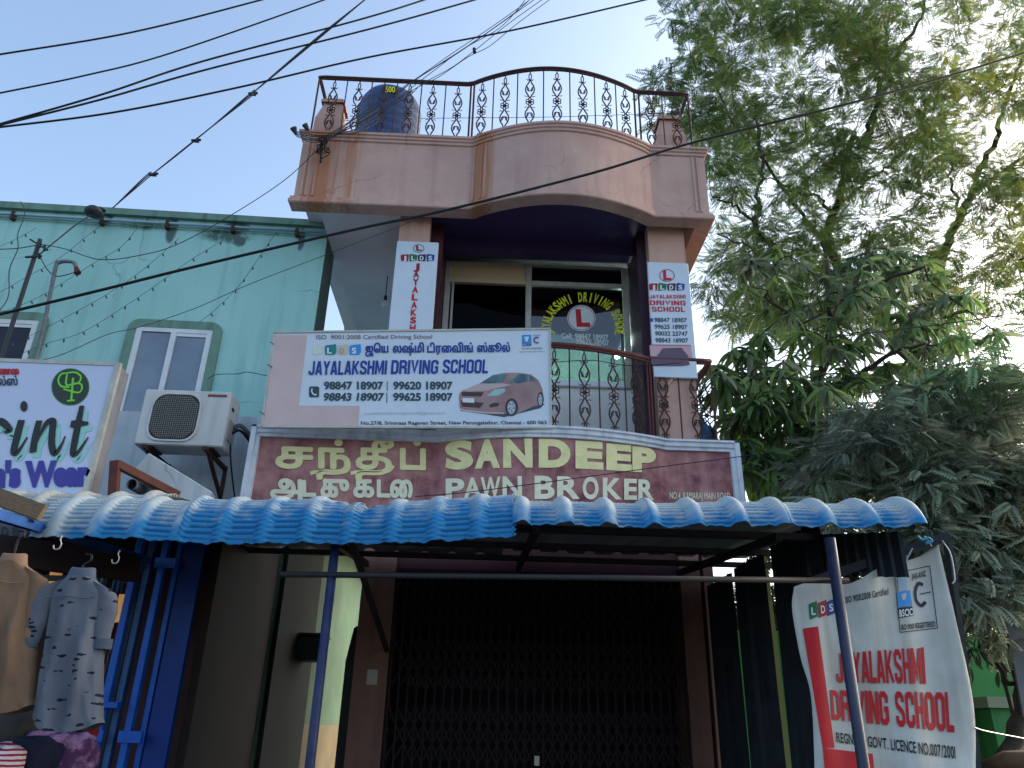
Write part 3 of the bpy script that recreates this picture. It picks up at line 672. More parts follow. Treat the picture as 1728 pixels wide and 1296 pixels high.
for y, a, b in ((388, '98847 18907', '99620 18907'), (452, '98843 18907', '99625 18907')):
    text(SBd, a, B(388-(y-388)*.1, y), B(722, y), B(388, y-40), M_grey, panel, bold=.04)
    text(SBd, b, B(775, y), B(1110, y), B(776, y-40), M_grey, panel, bold=.04)
poly(SBd, [B(740, 345), B(745, 345), B(745, 398), B(740, 398)], M_grey, panel); poly(SBd, [B(738, 408), B(743, 408), B(743, 464), B(738, 464)], M_grey, panel)
poly(SBd, [B(304, 380), B(312, 373), B(355, 373), B(361, 380), B(361, 427), B(354, 434), B(312, 434), B(304, 427)], M_grey, panel, e=.003)
stroke(SBd, [B(322, 385), B(320, 402), B(334, 420), B(348, 418)], .014, M_signw, panel, e=.005, name='phone_mark')
text(SBd, 'jayalakshmidrivingschool@gmail.com', B(615, 532), B(1068, 528), B(615, 516), mat('very_pale_print', (186, 190, 196), rough=.5), panel)
text(SBd, 'No.27/8, Srinivasa Ragavan Street, New Perungalathur, Chennai - 600 063', B(595, 588), B(1637, 584), B(595, 569), mat('address_print', (70, 74, 86), rough=.5), panel, bold=.02)
# logo corner
poly(SBd, [B(1498, 85), B(1550, 83), B(1550, 130), B(1498, 132)], M_sky, panel, e=.003); poly(SBd, [B(1500, 133), B(1550, 131), B(1550, 146), B(1500, 147)], M_blue, panel, e=.003)
poly(SBd, [B(1510, 95), B(1538, 94), B(1530, 122), B(1518, 123)], M_signw, panel, e=.005)
text(SBd, 'BSCIC', B(1504, 144), B(1546, 143), B(1504, 135), M_white, panel, e=.005)
stroke(SBd, [B(1592, 103), B(1580, 98), B(1567, 106), B(1567, 122), B(1580, 130), B(1592, 126)], .012, mat('purple_print', (78, 58, 130), rough=.5), panel)
text(SBd, 'JAS-ANZ', B(1560, 91), B(1602, 90), B(1560, 83), M_grey, panel)
text(SBd, 'ISO 9001 REGISTERED', B(1498, 166), B(1612, 164), B(1498, 156), M_grey, panel)
text(SBd, 'Quality Management System', B(1484, 182), B(1625, 180), B(1484, 175), M_greyl, panel)
# the parked car picture
M_car = mat('car_print', (142, 112, 114), (166, 138, 138), ns=6, rough=.5); M_card = mat('car_dark_print', (70, 56, 62), rough=.5); M_carl = mat('car_light_print', (186, 166, 166), rough=.5)
M_cg = mat('car_glass_print', (96, 132, 144), (60, 84, 96), ns=8, rough=.5); M_sh = mat('car_shade_print', (66, 78, 96), rough=.5)
def pp(pts, m_, e, nm='print'): poly(SBd, [B(*q) for q in pts], m_, panel, nm, e)
pp([(1150, 508), (1400, 545), (1600, 495), (1625, 470), (1500, 480), (1200, 490)], M_sh, .002)
pp([(1148, 412), (1165, 396), (1260, 357), (1335, 309), (1400, 297), (1480, 296), (1548, 305), (1590, 338), (1612, 385), (1620, 440), (1608, 478), (1560, 485), (1475, 525), (1300, 522), (1180, 508), (1150, 497), (1145, 440)], M_car, .003, 'car_picture')
pp([(1165, 397), (1262, 358), (1390, 356), (1440, 365), (1300, 396), (1200, 402)], M_carl, .004)
pp([(1266, 354), (1332, 312), (1392, 304), (1418, 306), (1390, 348), (1335, 356)], M_cg, .004)
pp([(1424, 352), (1482, 303), (1528, 306), (1530, 346), (1480, 356)], M_cg, .004); pp([(1536, 308), (1556, 316), (1580, 344), (1540, 347)], M_cg, .004)
pp([(1160, 404), (1285, 405), (1270, 430), (1160, 427)], M_card, .004); pp([(1155, 452), (1285, 466), (1262, 494), (1162, 486)], M_card, .004)
pp([(1165, 438), (1230, 440), (1230, 466), (1165, 462)], M_white, .0055)
pp([(1303, 426), (1345, 390), (1402, 384), (1404, 402), (1360, 426)], mat('headlight_print', (150, 190, 190), rough=.4), .004)
pp([(1312, 478), (1340, 464), (1374, 466), (1362, 486), (1320, 492)], M_card, .004)
pp([(1148, 492), (1180, 504), (1300, 516), (1398, 520), (1400, 528), (1290, 526), (1170, 512)], M_carl, .004)
for cx, cy, rx, ry in ((1440, 490, 36, 50), (1602, 446, 18, 42)):
    pp(ell(cx, cy, rx, ry), M_card, .005); pp(ell(cx-1, cy+2, rx*.62, ry*.74), mat('wheel_print', (170, 184, 196), rough=.4), .006)
    for k in range(5):
        an = 2*PI*k/5; pp([(cx+rx*.15*math.cos(an+1), cy+ry*.15*math.sin(an+1)), (cx+rx*.55*math.cos(an+.3), cy+ry*.62*math.sin(an+.3)), (cx+rx*.55*math.cos(an-.0), cy+ry*.62*math.sin(an-.0))], M_card, .007)
# wire ties
for q in ((100, 135), (88, 262), (45, 528)):
    a = SBd.p3(SBd.hit(*B(*q)), .01); MB().tube([a+Vector((-.03, 0, .02)), a+Vector((.02, -.005, -.01))], .004, 5).build('wire_tie', M_ironred, bd)

# ------------------------------------------------------------------ vertical signs on the pillars
def cubes(S, x, y, w_, h_, parent):
    cs = [M_dred, M_greenp, M_maroon, M_blue]
    for i, ch in enumerate('JLDS'):
        x0 = x+i*w_*1.02; dy = (-1) ** i*h_*.05
        poly(S, [(x0, y+dy), (x0+w_*.2, y-h_*.18+dy), (x0+w_*.98, y-h_*.1-dy), (x0+w_*.9, y+h_*.9+dy), (x0+w_*.05, y+h_*.95-dy)], cs[i], parent, 'cube_print', .003)
        text(S, ch, (x0+w_*.25, y+h_*.8), (x0+w_*.7, y+h_*.8), (x0+w_*.25, y+h_*.15), M_white, parent, bold=.04, e=.005)
vs = thing('vertical_sign', 'tall narrow white sign with red letters running down, left of the office window', 'sign', at(700, 560, 7.1), 'vertical driving school signs')
pA = at(670, 409, 7.10); pB = at(740, 410, 7.10)
vp = MB().box((-1.085, 7.10, 4.75), (-.63, 7.14, 6.47)).build('panel', M_signw, vs, bevel=.004)
SV = Plane((0, 7.10, 0), (1, 0, 0), (0, 0, 1))
ring(SV, 706.5, 419.5, 9.5, 7, 1, M_blackp, vp); text(SV, 'L', (702.5, 423), (712, 423), (702, 415), M_dred, vp, bold=.05)
cubes(SV, 676, 431, 14.2, 10.5, vp)
for i, ch in enumerate('JAYALAKSHMI'):
    y = 455+i*12.9; x = 703-(i*.85); t = 5 if ch != 'I' else 2
    text(SV, ch, (x-t, y), (x+t, y), (x-t+.5, y-9.6), M_dred if i < 3 else M_red, vp, bold=.05)
vs2 = thing('vertical_sign', 'tall white sign with red name and four phone numbers, right of the office window', 'sign', at(1125, 590, 7.1), 'vertical driving school signs')
vq = MB().box((1.665, 7.10, 4.94), (2.115, 7.14, 6.33)).build('panel', M_signw, vs2, bevel=.004)
ring(SV, 1125.5, 465, 13, 10.5, 1.2, mat('ring_print', (120, 70, 76), rough=.5), vq); text(SV, 'L', (1119.5, 472), (1133, 472), (1118.5, 457.5), M_red, vq, bold=.05)
cubes(SV, 1095, 480, 15, 11, vq)
impact(SV, 'JAYALAKSHMI', (1096, 504), (1157, 504), 6.5, 6.5, M_red, vq, .02, gap=.12)
impact(SV, 'DRIVING', (1097, 515), (1157, 515.5), 8, 8, M_red, vq, .05, gap=.1)
impact(SV, 'SCHOOL', (1100, 526), (1156, 526.5), 8.5, 8.5, M_red, vq, .05, gap=.1)
poly(SV, [(1096, 537), (1102, 537), (1102, 543), (1096, 543)], M_blue, vq)
for i, s in enumerate(('98847 18907', '99625 18907', '90032 23747', '98843 18907')):
    y = 543.5+i*11.4; text(SV, s, (1104+i*.6, y), (1159+i*.7, y+.5), (1104+i*.6, y-7), M_grey, vq, bold=.02)
poly(SV, [(1096, 583), (1166, 583.5), (1168.5, 604), (1097.5, 601)], mat('pink_strip_print', (196, 160, 168), rough=.5), vq)
poly(SV, [(1096, 581.6), (1165.8, 582.4), (1165.9, 583.4), (1096, 582.8)], M_red, vq, e=.004)
poly(SV, [(1112, 597), (1118, 588), (1150, 587), (1158, 597), (1163, 602), (1108, 600)], mat('mauve_car_print', (96, 80, 100), rough=.5), vq, 'car_print', e=.004)
poly(SV, [(1099, 606), (1112, 600), (1160, 602), (1164, 616), (1150, 618), (1102, 618), (1098, 612)], MATS['mauve_car_print'], vq, 'car_print', e=.005)
# tarpaulin bundle on the balcony
bg_ = thing('tarpaulin_bundle', 'crumpled blue and black tarpaulin heap in the right corner of the balcony', 'tarpaulin', at(1165, 735, 7.3))
rows = []; c0 = at(1168, 735, 7.35)
for i in range(11):
    t = i/10; row = []
    for j in range(13):
        a = 2*PI*j/12; r_ = (.26*(1-t)**.8+.02)*(1+.22*math.sin(3*a+5*t)+.12*math.sin(7*a+t*9))
        row.append((c0.x+.10*t+r_*math.cos(a), 7.35+r_*.55*math.sin(a), 4.24+.36*t+.02*math.sin(5*a)))
    rows.append(row)
MB().grid(rows).build('blue_sheet', mat('blue_tarpaulin', (40, 96, 150), (24, 34, 52), ns=7, amt=.4, rough=.35), bg_, smooth=True)
MB().grid([[(p[0]-.10*(1-i/10), p[1]-.03, p[2]*1-.0) for p in r_] for i, r_ in enumerate([[(c0.x+.33*math.cos(2*PI*j/12)*(1-k*.25), 7.33+.18*math.sin(2*PI*j/12)*(1-k*.3), 4.225+.05*k+.012*math.sin(4*j)) for j in range(13)] for k in range(4)])]).build('black_sheet', mat('black_tarpaulin', (24, 28, 36), rough=.35), bg_, smooth=True)


# ------------------------------------------------------------------ green neighbour building
GY = lambda x: 7.6+(x+1.98)*.03
green = thing('green_building', 'turquoise two-storey house with grey-green window surrounds on the left', 'building', (-4, 7.6, 0))
GX0, GX1, GZ = -9.5, -1.98, 7.02
MB().prism([(GX0, GY(GX0), 0), (GX1, GY(GX1), 0), (GX1, 8.02, 0), (GX0, 8.02, 0)], (0, 0, GZ-.08)).build('wall', M_teal, green)
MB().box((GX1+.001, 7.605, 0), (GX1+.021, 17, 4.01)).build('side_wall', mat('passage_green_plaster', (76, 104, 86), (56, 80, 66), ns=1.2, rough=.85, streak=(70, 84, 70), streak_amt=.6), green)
MB().box((GX1+.0215, 7.7, 0), (GX1+.045, 16, 1.62)).build('side_wall_dado', mat('beige_dado', (112, 100, 76), (92, 82, 64), ns=2, rough=.8), green)
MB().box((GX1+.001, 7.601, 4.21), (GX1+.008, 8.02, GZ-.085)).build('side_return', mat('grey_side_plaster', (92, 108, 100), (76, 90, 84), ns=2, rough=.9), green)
co = MB()
co.prism([(GX0, GY(GX0)-.05, GZ-.079), (GX1+.004, GY(GX1)-.05, GZ-.079), (GX1+.004, 8.02, GZ-.079), (GX0, 8.02, GZ-.079)], (0, 0, .085)); co.build('coping', M_tealtrim, green)
pz = GZ-.16
MB().tube([(GX0, GY(GX0)-.04, pz), (GX1, GY(GX1)-.04, pz)], .016, 8).build('conduit', mat('pale_blue_conduit', (140, 176, 196), rough=.5), green, smooth=True)
MB().tube([(GX0, GY(GX0)-.03, pz-.04), (GX1, GY(GX1)-.03, pz-.04)], .007, 6).build('conduit', M_tealtrim, green)
M_stain = mat('black_mould', (74, 96, 92), (40, 50, 50), ns=20, rough=.9)
for px in (38, 185, 293, 402, 508):
    x = at(px, 365, 7.6).x; y = GY(x)
    MB().box((x-.018, y-.062, pz-.07), (x+.018, y-.001, pz+.03)).build('conduit_clamp', M_iron, green)
def rrect(x0, z0, x1, z1, r, n=5):
    P = []
    for cx, cz, a in ((x1-r, z1-r, 0), (x0+r, z1-r, 90), (x0+r, z0+r, 180), (x1-r, z0+r, 270)):
        for i in range(n+1): t = math.radians(a+90*i/n); P.append((cx+r*math.cos(t), cz+r*math.sin(t)))
    return P
def green_window(name, label, x0, z0, x1, z1, open_dark):
    y = GY((x0+x1)/2); t = thing(name, label, 'window', ((x0+x1)/2, y, z0)) if False else None
    W = .095; o = rrect(x0, z0, x1, z1, .12); i = rrect(x0+W, z0+W, x1-W, z1-W, .015); n = len(o); mb = MB(); yy = lambda x, d: GY(x)-d
    mb.add([(a, yy(a, .035), c) for a, c in o]+[(a, yy(a, .035), c) for a, c in i]+[(a, yy(a, -.02), c) for a, c in o]+[(a, yy(a, -.0), c) for a, c in i],
           [(k, (k+1) % n, n+(k+1) % n, n+k) for k in range(n)]+[(k, 2*n+k, 2*n+(k+1) % n, (k+1) % n) for k in range(n)]+[(n+k, n+(k+1) % n, 3*n+(k+1) % n, 3*n+k) for k in range(n)])
    wn = mb.build('window', M_tealtrim, green)
    a0, a1, b0, b1 = x0+W, x1-W, z0+W, z1-W; ym = (a0+a1)/2; Y = y-.005
    Yb = lambda x, d=0: GY(x)-.006-d
    def bx(xa, za, xb, zb, d, dd, nm, m, par=wn): return MB().prism([(xa, Yb(xa, d), za), (xb, Yb(xb, d), za), (xb, Yb(xb, d), zb), (xa, Yb(xa, d), zb)], (0, -dd, 0)).build(nm, m, par)
    bx(a0, b0, a0+.06, b1, .002, .022, 'frame', M_white); bx(a1-.06, b0, a1, b1, .002, .022, 'frame', M_white); bx(a0+.061, b1-.05, a1-.061, b1, .002, .022, 'frame', M_white)
    bx(a0, b0-.0, a1, b0+.05, .0235, .005, 'frame', M_white)
    bx(ym-.03, b0+.05, ym+.025, b1-.051, .004, .026, 'mullion', M_white)
    bx(ym+.1 if False else ym+.026, b1-.09, a1-.061, b1-.052, .004, .014, 'sash_rail', M_white)
    mg = bpy.data.materials.get('bluish_window_glass') or mat('bluish_window_glass', (120, 134, 150), (98, 112, 130), ns=1.5, rough=.12, spec=.6)
    bx(a0+.061, b0+.05, ym-.031, b1-.051, .003, .002, 'pane', mg)
    bx(ym+.026, b0+.05, a1-.061, b1-.091, .003, .002, 'pane', mat('dark_opening', (18, 22, 44), rough=.3) if open_dark else mg)
    return wn
a = at(221, 560, 7.6); b = at(378, 560, 7.6)
green_window('window', '', a.x, at(230, 728, 7.5).z, b.x, at(300, 545, 7.58).z, False)
b = at(83, 560, 7.55)
green_window('window', '', b.x-1.45, at(30, 700, 7.5).z, b.x, at(40, 528, 7.5).z, True)
zw = at(405, 706, 7.6).z
MB().prism([(-5.2, GY(-5.2)-.045, 2.9), (-1.985, GY(-1.985)-.045, 2.9), (-1.985, GY(-1.985)-.001, 2.9), (-5.2, GY(-5.2)-.001, 2.9)], (0, 0, zw-2.9)).build('lower_wall', M_whitewall, green)
# ground floor shop that comes forward
MB().box((-2.03, 5.85, 0), (-1.97, 7.56, 3.1)).build('shop_side_wall', mat('brown_side_wall', (48, 34, 28), (30, 24, 22), ns=1.6, rough=.85, streak=(40, 34, 34), streak_amt=.25), green)
MB().box((GX1+.05, 7.61, 0), (GX1+.07, 9.3, 4.0)).build('passage_shade_panel', mat('painted_passage_shade', (34, 38, 36), (22, 26, 26), ns=1.4, rough=.9), green)  # dark panel: shade of the near passage put in as colour
MB().box((-9, 7.3, 0), (-2.04, 7.4, 3.1)).build('shop_back_wall', mat('dim_red_brown_wall', (74, 44, 44), (48, 36, 40), ns=2, rough=.8), green)
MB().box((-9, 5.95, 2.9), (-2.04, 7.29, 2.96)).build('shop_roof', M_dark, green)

# air conditioner
ax0, ax1, az0, az1 = -3.31, -2.49, 3.96, 4.52
ac = thing('air_conditioner', 'white outdoor air conditioner unit with round fan grille under the green window', 'air conditioner', (-2.9, 7.05, az0))
M_ac = mat('ac_casing', (206, 204, 202), (190, 188, 186), ns=3, rough=.45, streak=(150, 140, 130), streak_amt=.3)
MB().box((ax0, 6.9, az0), (ax1, 7.2, az1)).build('casing', M_ac, ac, bevel=.012)
SA = Plane((0, 6.9, 0), (1, 0, 0), (0, 0, 1))
cx, cz, R = ax0+.33, (az0+az1)/2, .235
o = rrect(cx-R, cz-R-.01, cx+R, cz+R+.01, .13, 4)
mb = MB(); n = len(o); i2 = [(cx+(x-cx)*.93, cz+(z-cz)*.93) for x, z in o]
mb.add([(x, 6.885, z) for x, z in o]+[(x, 6.885, z) for x, z in i2]+[(x, 6.899, z) for x, z in o]+[(x, 6.898, z) for x, z in i2], [(k, (k+1) % n, n+(k+1) % n, n+k) for k in range(n)]+[(k, 2*n+k, 2*n+(k+1) % n, (k+1) % n) for k in range(n)]+[(n+k, n+(k+1) % n, 3*n+(k+1) % n, 3*n+k) for k in range(n)])
mb.build('grille_surround', M_ac, ac)
mb = MB(); mb.prism([(x, 6.897, z) for x, z in i2], (0, -.003, 0)); mb.build('fan_opening', mat('fan_shadow', (50, 50, 54), rough=.7), ac)
mb = MB()
for k in range(5):
    a_ = 2*PI*k/5; mb.add([(cx+.03*math.cos(a_), 6.891, cz+.03*math.sin(a_)), (cx+.19*math.cos(a_), 6.890, cz+.19*math.sin(a_)), (cx+.19*math.cos(a_+.7), 6.893, cz+.19*math.sin(a_+.7)), (cx+.04*math.cos(a_+.9), 6.8935, cz+.04*math.sin(a_+.9))], [(0, 1, 2, 3)])
mb.build('fan', mat('fan_blades', (34, 36, 40), rough=.5), ac)
gr = MB(); N = 22
for k in range(1, N):
    q = -R*.92+2*R*.92*k/N; h = R*.93 if abs(q) < R*.48 else R*.93-(abs(q)-R*.48)*.85
    gr.bar((cx+q, 6.886, cz-h), (cx+q, 6.886, cz+h), .003, .003); gr.bar((cx-h, 6.883, cz+q), (cx+h, 6.883, cz+q), .003, .003)
gr.build('wire_grille', mat('grille_wire', (150, 148, 140), rough=.5), ac)['kind'] = 'stuff'
lb = MB().box((ax1-.22, 6.896, az1-.06), (ax1-.04, 6.899, az1-.035)).build('badge', mat('badge_maroon', (120, 70, 76), rough=.5), ac)
SA2 = Plane((0, 6.896, 0), (1, 0, 0), (0, 0, 1))
for dz in (0,):
    MB().box((ax1-.002, 6.98, az1-.16), (ax1+.006, 7.04, az1-.13)).build('handle_slot', M_black, ac)
    MB().box((ax1-.001, 6.97, az0+.1), (ax1+.012, 7.12, az0+.3)).build('valve_cover', mat('valve_grey', (150, 148, 146), rough=.5), ac)
for x in (ax0+.12, ax1-.14):
    br = MB(); br.bar((x, 6.86, az0-.03), (x, 7.5, az0-.03), .035, .035); br.bar((x, 6.95, az0-.03), (x, 7.5, az0-.32), .03, .03); br.bar((x, 7.5, az0), (x, 7.5, az0-.36), .035, .02)
    br.build('bracket', M_iron, ac); MB().box((x-.05, 6.93, az0-.018), (x+.05, 7.17, az0-.001)).build('foot', M_black, ac)
for k, (dx, r) in enumerate(((0, .014), (.05, .022))):
    MB().tube(smooth_path([(ax1+.01, 7.08, az0+.2+dx), (ax1+.07, 7.1, az0+.24+dx), (ax1+.14, 7.2, az0+.18+dx), (ax1+.2, 7.4, az0+.05+dx), (ax1+.2, 7.5, az0-.5)]), r, 8).build('pipe', mat('pipe_lagging', (90, 92, 96), rough=.7) if k else M_black, ac, smooth=True)
MB().tube(smooth_path([(ax1+.0, 7.1, az0+.12), (ax1+.03, 7.15, az0-.1), (ax1+.09, 7.3, az0-.45)]), .008, 6).build('cable', M_black, ac)

# white duct, pipe end and rusty bracket under the AC
dk = thing('wall_duct', 'slanting white boxed duct under the air conditioner', 'duct', at(290, 800, 6.6))
a, b = at(243, 772, 6.5), at(350, 838, 6.6); MB().bar(a+Vector((0, 0, -.08)), b+Vector((0, 0, -.08)), .2, .22).build('casing', M_whitewall, dk, bevel=.008)
pe = MB().tube([at(222, 817, 6.4), at(222, 817, 6.4)+Vector((0, .4, .02))], .045, 16, cap=False).build('drain_pipe', mat('pvc_pipe', (130, 134, 140), rough=.6), None); tag(pe, 'round grey drain pipe end poking out beside the rusty bracket', 'pipe'); 
inr = MB().tube([at(222, 817, 6.4)+Vector((0, .03, 0)), at(222, 817, 6.4)+Vector((0, .05, 0))], .037, 16).build('bore', M_black, pe)
rbk = thing('rusty_bracket', 'rusty square-tube bracket standing beside the shop sign', 'bracket', at(192, 835, 5.5))
M_rust = mat('rust_tube', (96, 48, 38), (70, 40, 36), ns=12, rough=.7)
MB().bar(at(190, 860, 5.5), at(195, 779, 5.5), .06, .06).build('upright', M_rust, rbk); MB().bar(at(197, 783, 5.5), at(300, 836, 5.9), .055, .055).build('strut', M_rust, rbk)

# print sign box
YP = 5.55
px0, pxe = -6.2, -2.90; pz0, pz1 = at(165, 838, YP).z, at(200, 612, YP).z
ps = thing('clothes_shop_sign', 'large white menswear signboard box with script lettering and green round emblem', 'signboard', (-3.6, YP, pz0))
MB().box((px0, YP+.012, pz0), (pxe-.02, YP+.2, pz1-.01)).build('box', mat('sign_side_grey', (128, 130, 138), (112, 114, 122), ns=4, rough=.6, streak=(84, 84, 88), streak_amt=.5), ps)
fc = MB().box((px0, YP, pz0), (pxe-.045, YP+.011, pz1-.03)).build('face', mat('sign_face_lilac_white', (196, 206, 230), (188, 198, 224), ns=.8, rough=.35), ps)
for q in ((pxe-.044, YP-.006, pz0, pxe, YP+.03, pz1), (px0, YP-.006, pz1-.029, pxe-.045, YP+.03, pz1)):
    MB().box(q[:3], q[3:]).build('edge_trim', M_alu, ps)
SPr = Plane((0, YP, 0), (1, 0, 0), (0, 0, 1))
for cc, rr, m_ in (((119, 653), (32, 31.5), mat('emblem_green_edge', (60, 110, 50), rough=.4)), ((119, 653), (30, 29.5), mat('emblem_dark_green', (44, 58, 48), rough=.4))):
    poly(SPr, ell(*cc, *rr), m_, fc, 'emblem', .002 if rr[0] > 31 else .004)
M_lime = mat('lime_print', (120, 210, 60), rough=.4)
def lin_stroke(pts, w_, m_=M_lime, e=.006, nm='emblem_line'): return stroke(SPr, pts, w_, m_, fc, e, nm)
lin_stroke([(114, 630), (112, 648), (118, 650), (133, 646), (137, 636), (128, 629), (114, 630), (104, 632), (99, 642), (104, 652), (118, 654)], .014)
lin_stroke([(121, 676), (123, 650), (124, 638)], .016, e=.0065); lin_stroke([(122, 648), (136, 648), (139, 656), (132, 663), (108, 657)], .014, e=.007); lin_stroke([(114, 677), (127, 676)], .014, e=.0075)
M_script = mat('script_black', (34, 36, 36), rough=.4); M_scsh = mat('script_green_shadow', (150, 206, 196), rough=.4)
def brush(pts, ws, m_=M_script, e=.006, nm='lettering'):
    P = smooth_path([(*p, 0) for p in pts], 6); L = []; R = []; uv = [SPr.hit(p.x, p.y) for p in P]
    for i, q in enumerate(uv):
        t = i/(len(uv)-1)*(len(ws)-1); k = min(int(t), len(ws)-2); w_ = ws[k]+(ws[k+1]-ws[k])*(t-k)
        d = (uv[min(i+1, len(uv)-1)]-uv[max(i-1, 0)]).normalized(); n_ = Vector((-d.y, d.x))*w_/2
        L.append(SPr.p3(q+n_, e)); R.append(SPr.p3(q-n_, e))
    return MB().grid([L, R]).build(nm, m_, fc, fixn=False)
SCR = [([(37, 709), (30, 735), (24, 762), (30, 764), (47, 738)], [.05, .055, .05, .03, .012]), ([(67, 710), (60, 738), (56, 764)], [.045, .05, .05]), ([(58, 757), (68, 735), (80, 714), (90, 711), (89, 728), (88, 750), (93, 766), (104, 752), (111, 736)], [.012, .022, .04, .05, .05, .05, .045, .02, .01]),
       ([(139, 685), (133, 715), (127, 745), (124, 766), (132, 764), (150, 738)], [.035, .05, .05, .045, .03, .01]), ([(120, 716), (130, 716), (150, 715)], [.05, .065, .025]),
       ([(-12, 720), (2, 712), (18, 726), (8, 730)], [.05, .06, .04, .02])]
for i, (p_, w_) in enumerate(SCR):
    brush([(x+6, y+9) for x, y in p_], [q*1.15 for q in w_], M_scsh, .002+.0006*i, 'shadow_print'); brush(p_, w_, e=.006+.0008*i)
poly(SPr, ell(41, 686, 6, 9), M_script, fc, 'lettering', .006)
text(SPr, "n's Wear", (-14, 820), (153, 817), (-12, 783), mat('violet_print', (62, 58, 150), rough=.4), fc, bold=.075, e=.006)
text(SPr, 'துணை', (-18, 632), (32, 632), (-18, 623), M_red, fc, ref='ட', smear=.003); text(SPr, 'டல்ஸ்', (-14, 651), (30, 650), (-14, 640), M_grey, fc, ref='ட', smear=.002)

# ------------------------------------------------------------------ roofing sheets
def dust_mat(name, blue, dust):
    m = bpy.data.materials.new(name); m.use_nodes = True; n = m.node_tree; P = n.nodes['Principled BSDF']; P.inputs['Roughness'].default_value = .8; P.inputs['Specular IOR Level'].default_value = .15
    a = n.nodes.new('ShaderNodeVertexColor'); a.layer_name = 'dust'; tc = n.nodes.new('ShaderNodeTexCoord')
    t = n.nodes.new('ShaderNodeTexNoise'); t.inputs['Scale'].default_value = 9; t.inputs['Detail'].default_value = 7; n.links.new(tc.outputs['Object'], t.inputs[0])
    ad = n.nodes.new('ShaderNodeMath'); ad.operation = 'ADD'; n.links.new(a.outputs[0], ad.inputs[0]); n.links.new(t.outputs[0], ad.inputs[1])
    r = n.nodes.new('ShaderNodeValToRGB'); r.color_ramp.elements[0].position = .62; r.color_ramp.elements[1].position = 1.25; r.color_ramp.elements[1].position = 1.0
    r.color_ramp.elements[0].color = lin(blue); r.color_ramp.elements[1].color = lin(dust)
    su = n.nodes.new('ShaderNodeMath'); su.operation = 'SUBTRACT'; su.inputs[1].default_value = .12; n.links.new(ad.outputs[0], su.inputs[0])
    n.links.new(su.outputs[0], r.inputs[0]); n.links.new(r.outputs[0], P.inputs['Base Color']); return m
M_sheet = dust_mat('blue_roofing_sheet', (44, 118, 168), (160, 170, 174))
M_sheet2 = dust_mat('grey_blue_roofing_sheet', (120, 142, 166), (168, 168, 160))
def roof_sheet(parent, pL, pR, R_, phi, Yback, zback, m, pitch=.243, x_ph=0, crimps=13, dent=None, dustb=0.0, dustx=None, rise=.034):
    """one crimp-curved corrugated sheet; pL,pR = lower front corners"""
    NXp = 20; L = (pR-pL); W = L.x; nx = int(W/pitch*NXp)+1
    nv = crimps*8; rows = []; cols = []
    for j in range(nv+14):
        row = []; cr = []
        for i in range(nx+1):
            s = i/nx; base = pL+L*s; x = base.x; ph = ((x-x_ph)/pitch) % 1
            d = min(ph, 1-ph)                         # distance from a ridge
            rd = max(0, 1-(d/.21)**2)**.8; ridge = rise*rd
            flat = min(max((d-.15)/.05, 0), 1)
            if j <= nv:
                f = j/nv; a = phi*(1-f)                 # angle from the top of the curve
                cf = (f*crimps) % 1; cr_ = (.5-abs(cf-.5))*2
                crimp = ((.005-.021*math.exp(-(((f*crimps) % 1-.5)/.15)**2))*flat)*(1 if .04 < f < .97 else .0)
                crimp += .002*math.sin(abs(ph-.5)*60)*flat
                rr = R_+ridge+crimp
                yy = R_*math.sin(phi)-rr*math.sin(a); zz = rr*math.cos(a)-R_*math.cos(phi)
                p = base+Vector((0, yy, zz)); du = .62-.75*(a/phi)+(.25 if rd > .3 else 0)*(1-a/phi)
            else:
                g = (j-nv)/13; y0 = base.y+R_*math.sin(phi); z0 = base.z+R_-R_*math.cos(phi)
                p = Vector((x, y0+(Yback-y0)*g, z0+(zback-z0)*g+ridge)); du = .7
            if dent:
                dx = (x-dent[0])/dent[1]; q = math.exp(-dx*dx)*math.exp(-((j/nv-dent[2])/.28)**2)
                p = p+Vector((.01*math.sin(j), .05*q*math.sin(x*60), -dent[3]*q)); du -= q*.3
            p = p+Vector((0, .006*math.sin(x*7), .006*math.sin(x*5.3)+(.004*math.sin(x*41)+.003*math.sin(x*97) if j < 4 else 0)))
            row.append(p); cr.append(min(max(du+dustb+(dustx(x) if dustx else 0), 0), 1))
        rows.append(row); cols.append(cr)
    o = MB().grid(rows).build('roof_sheet', m, parent, smooth=True, fixn=False)
    at_ = o.data.color_attributes.new('dust', 'FLOAT_COLOR', 'POINT'); fl = [c for r_ in cols for c in r_]
    at_.data.foreach_set('color', [k for c in fl for k in (c, c, c, 1)])
    sol = o.modifiers.new('thickness', 'SOLIDIFY'); sol.thickness = .003
    return o
awn = thing('shop_awning', 'long blue corrugated sheet awning with a curved front edge over the pawn shop door', 'awning', (0, 4.4, 2.5))
AYL, AYR = 4.45, 4.1
AY = lambda px: AYL+(AYR-AYL)*(px-48)/1514
SH = [(48, 905, 302, 914, .36, 82), (300, 915, 592, 921, .36, 86), (590, 921, 868, 908, .36, 84), (864, 889, 1100, 891, .31, 69), (1098, 891, 1335, 893, .31, 69), (1333, 893, 1562, 893, .31, 69)]
x_r = at(588, 900, AY(588)).x
xc = 0
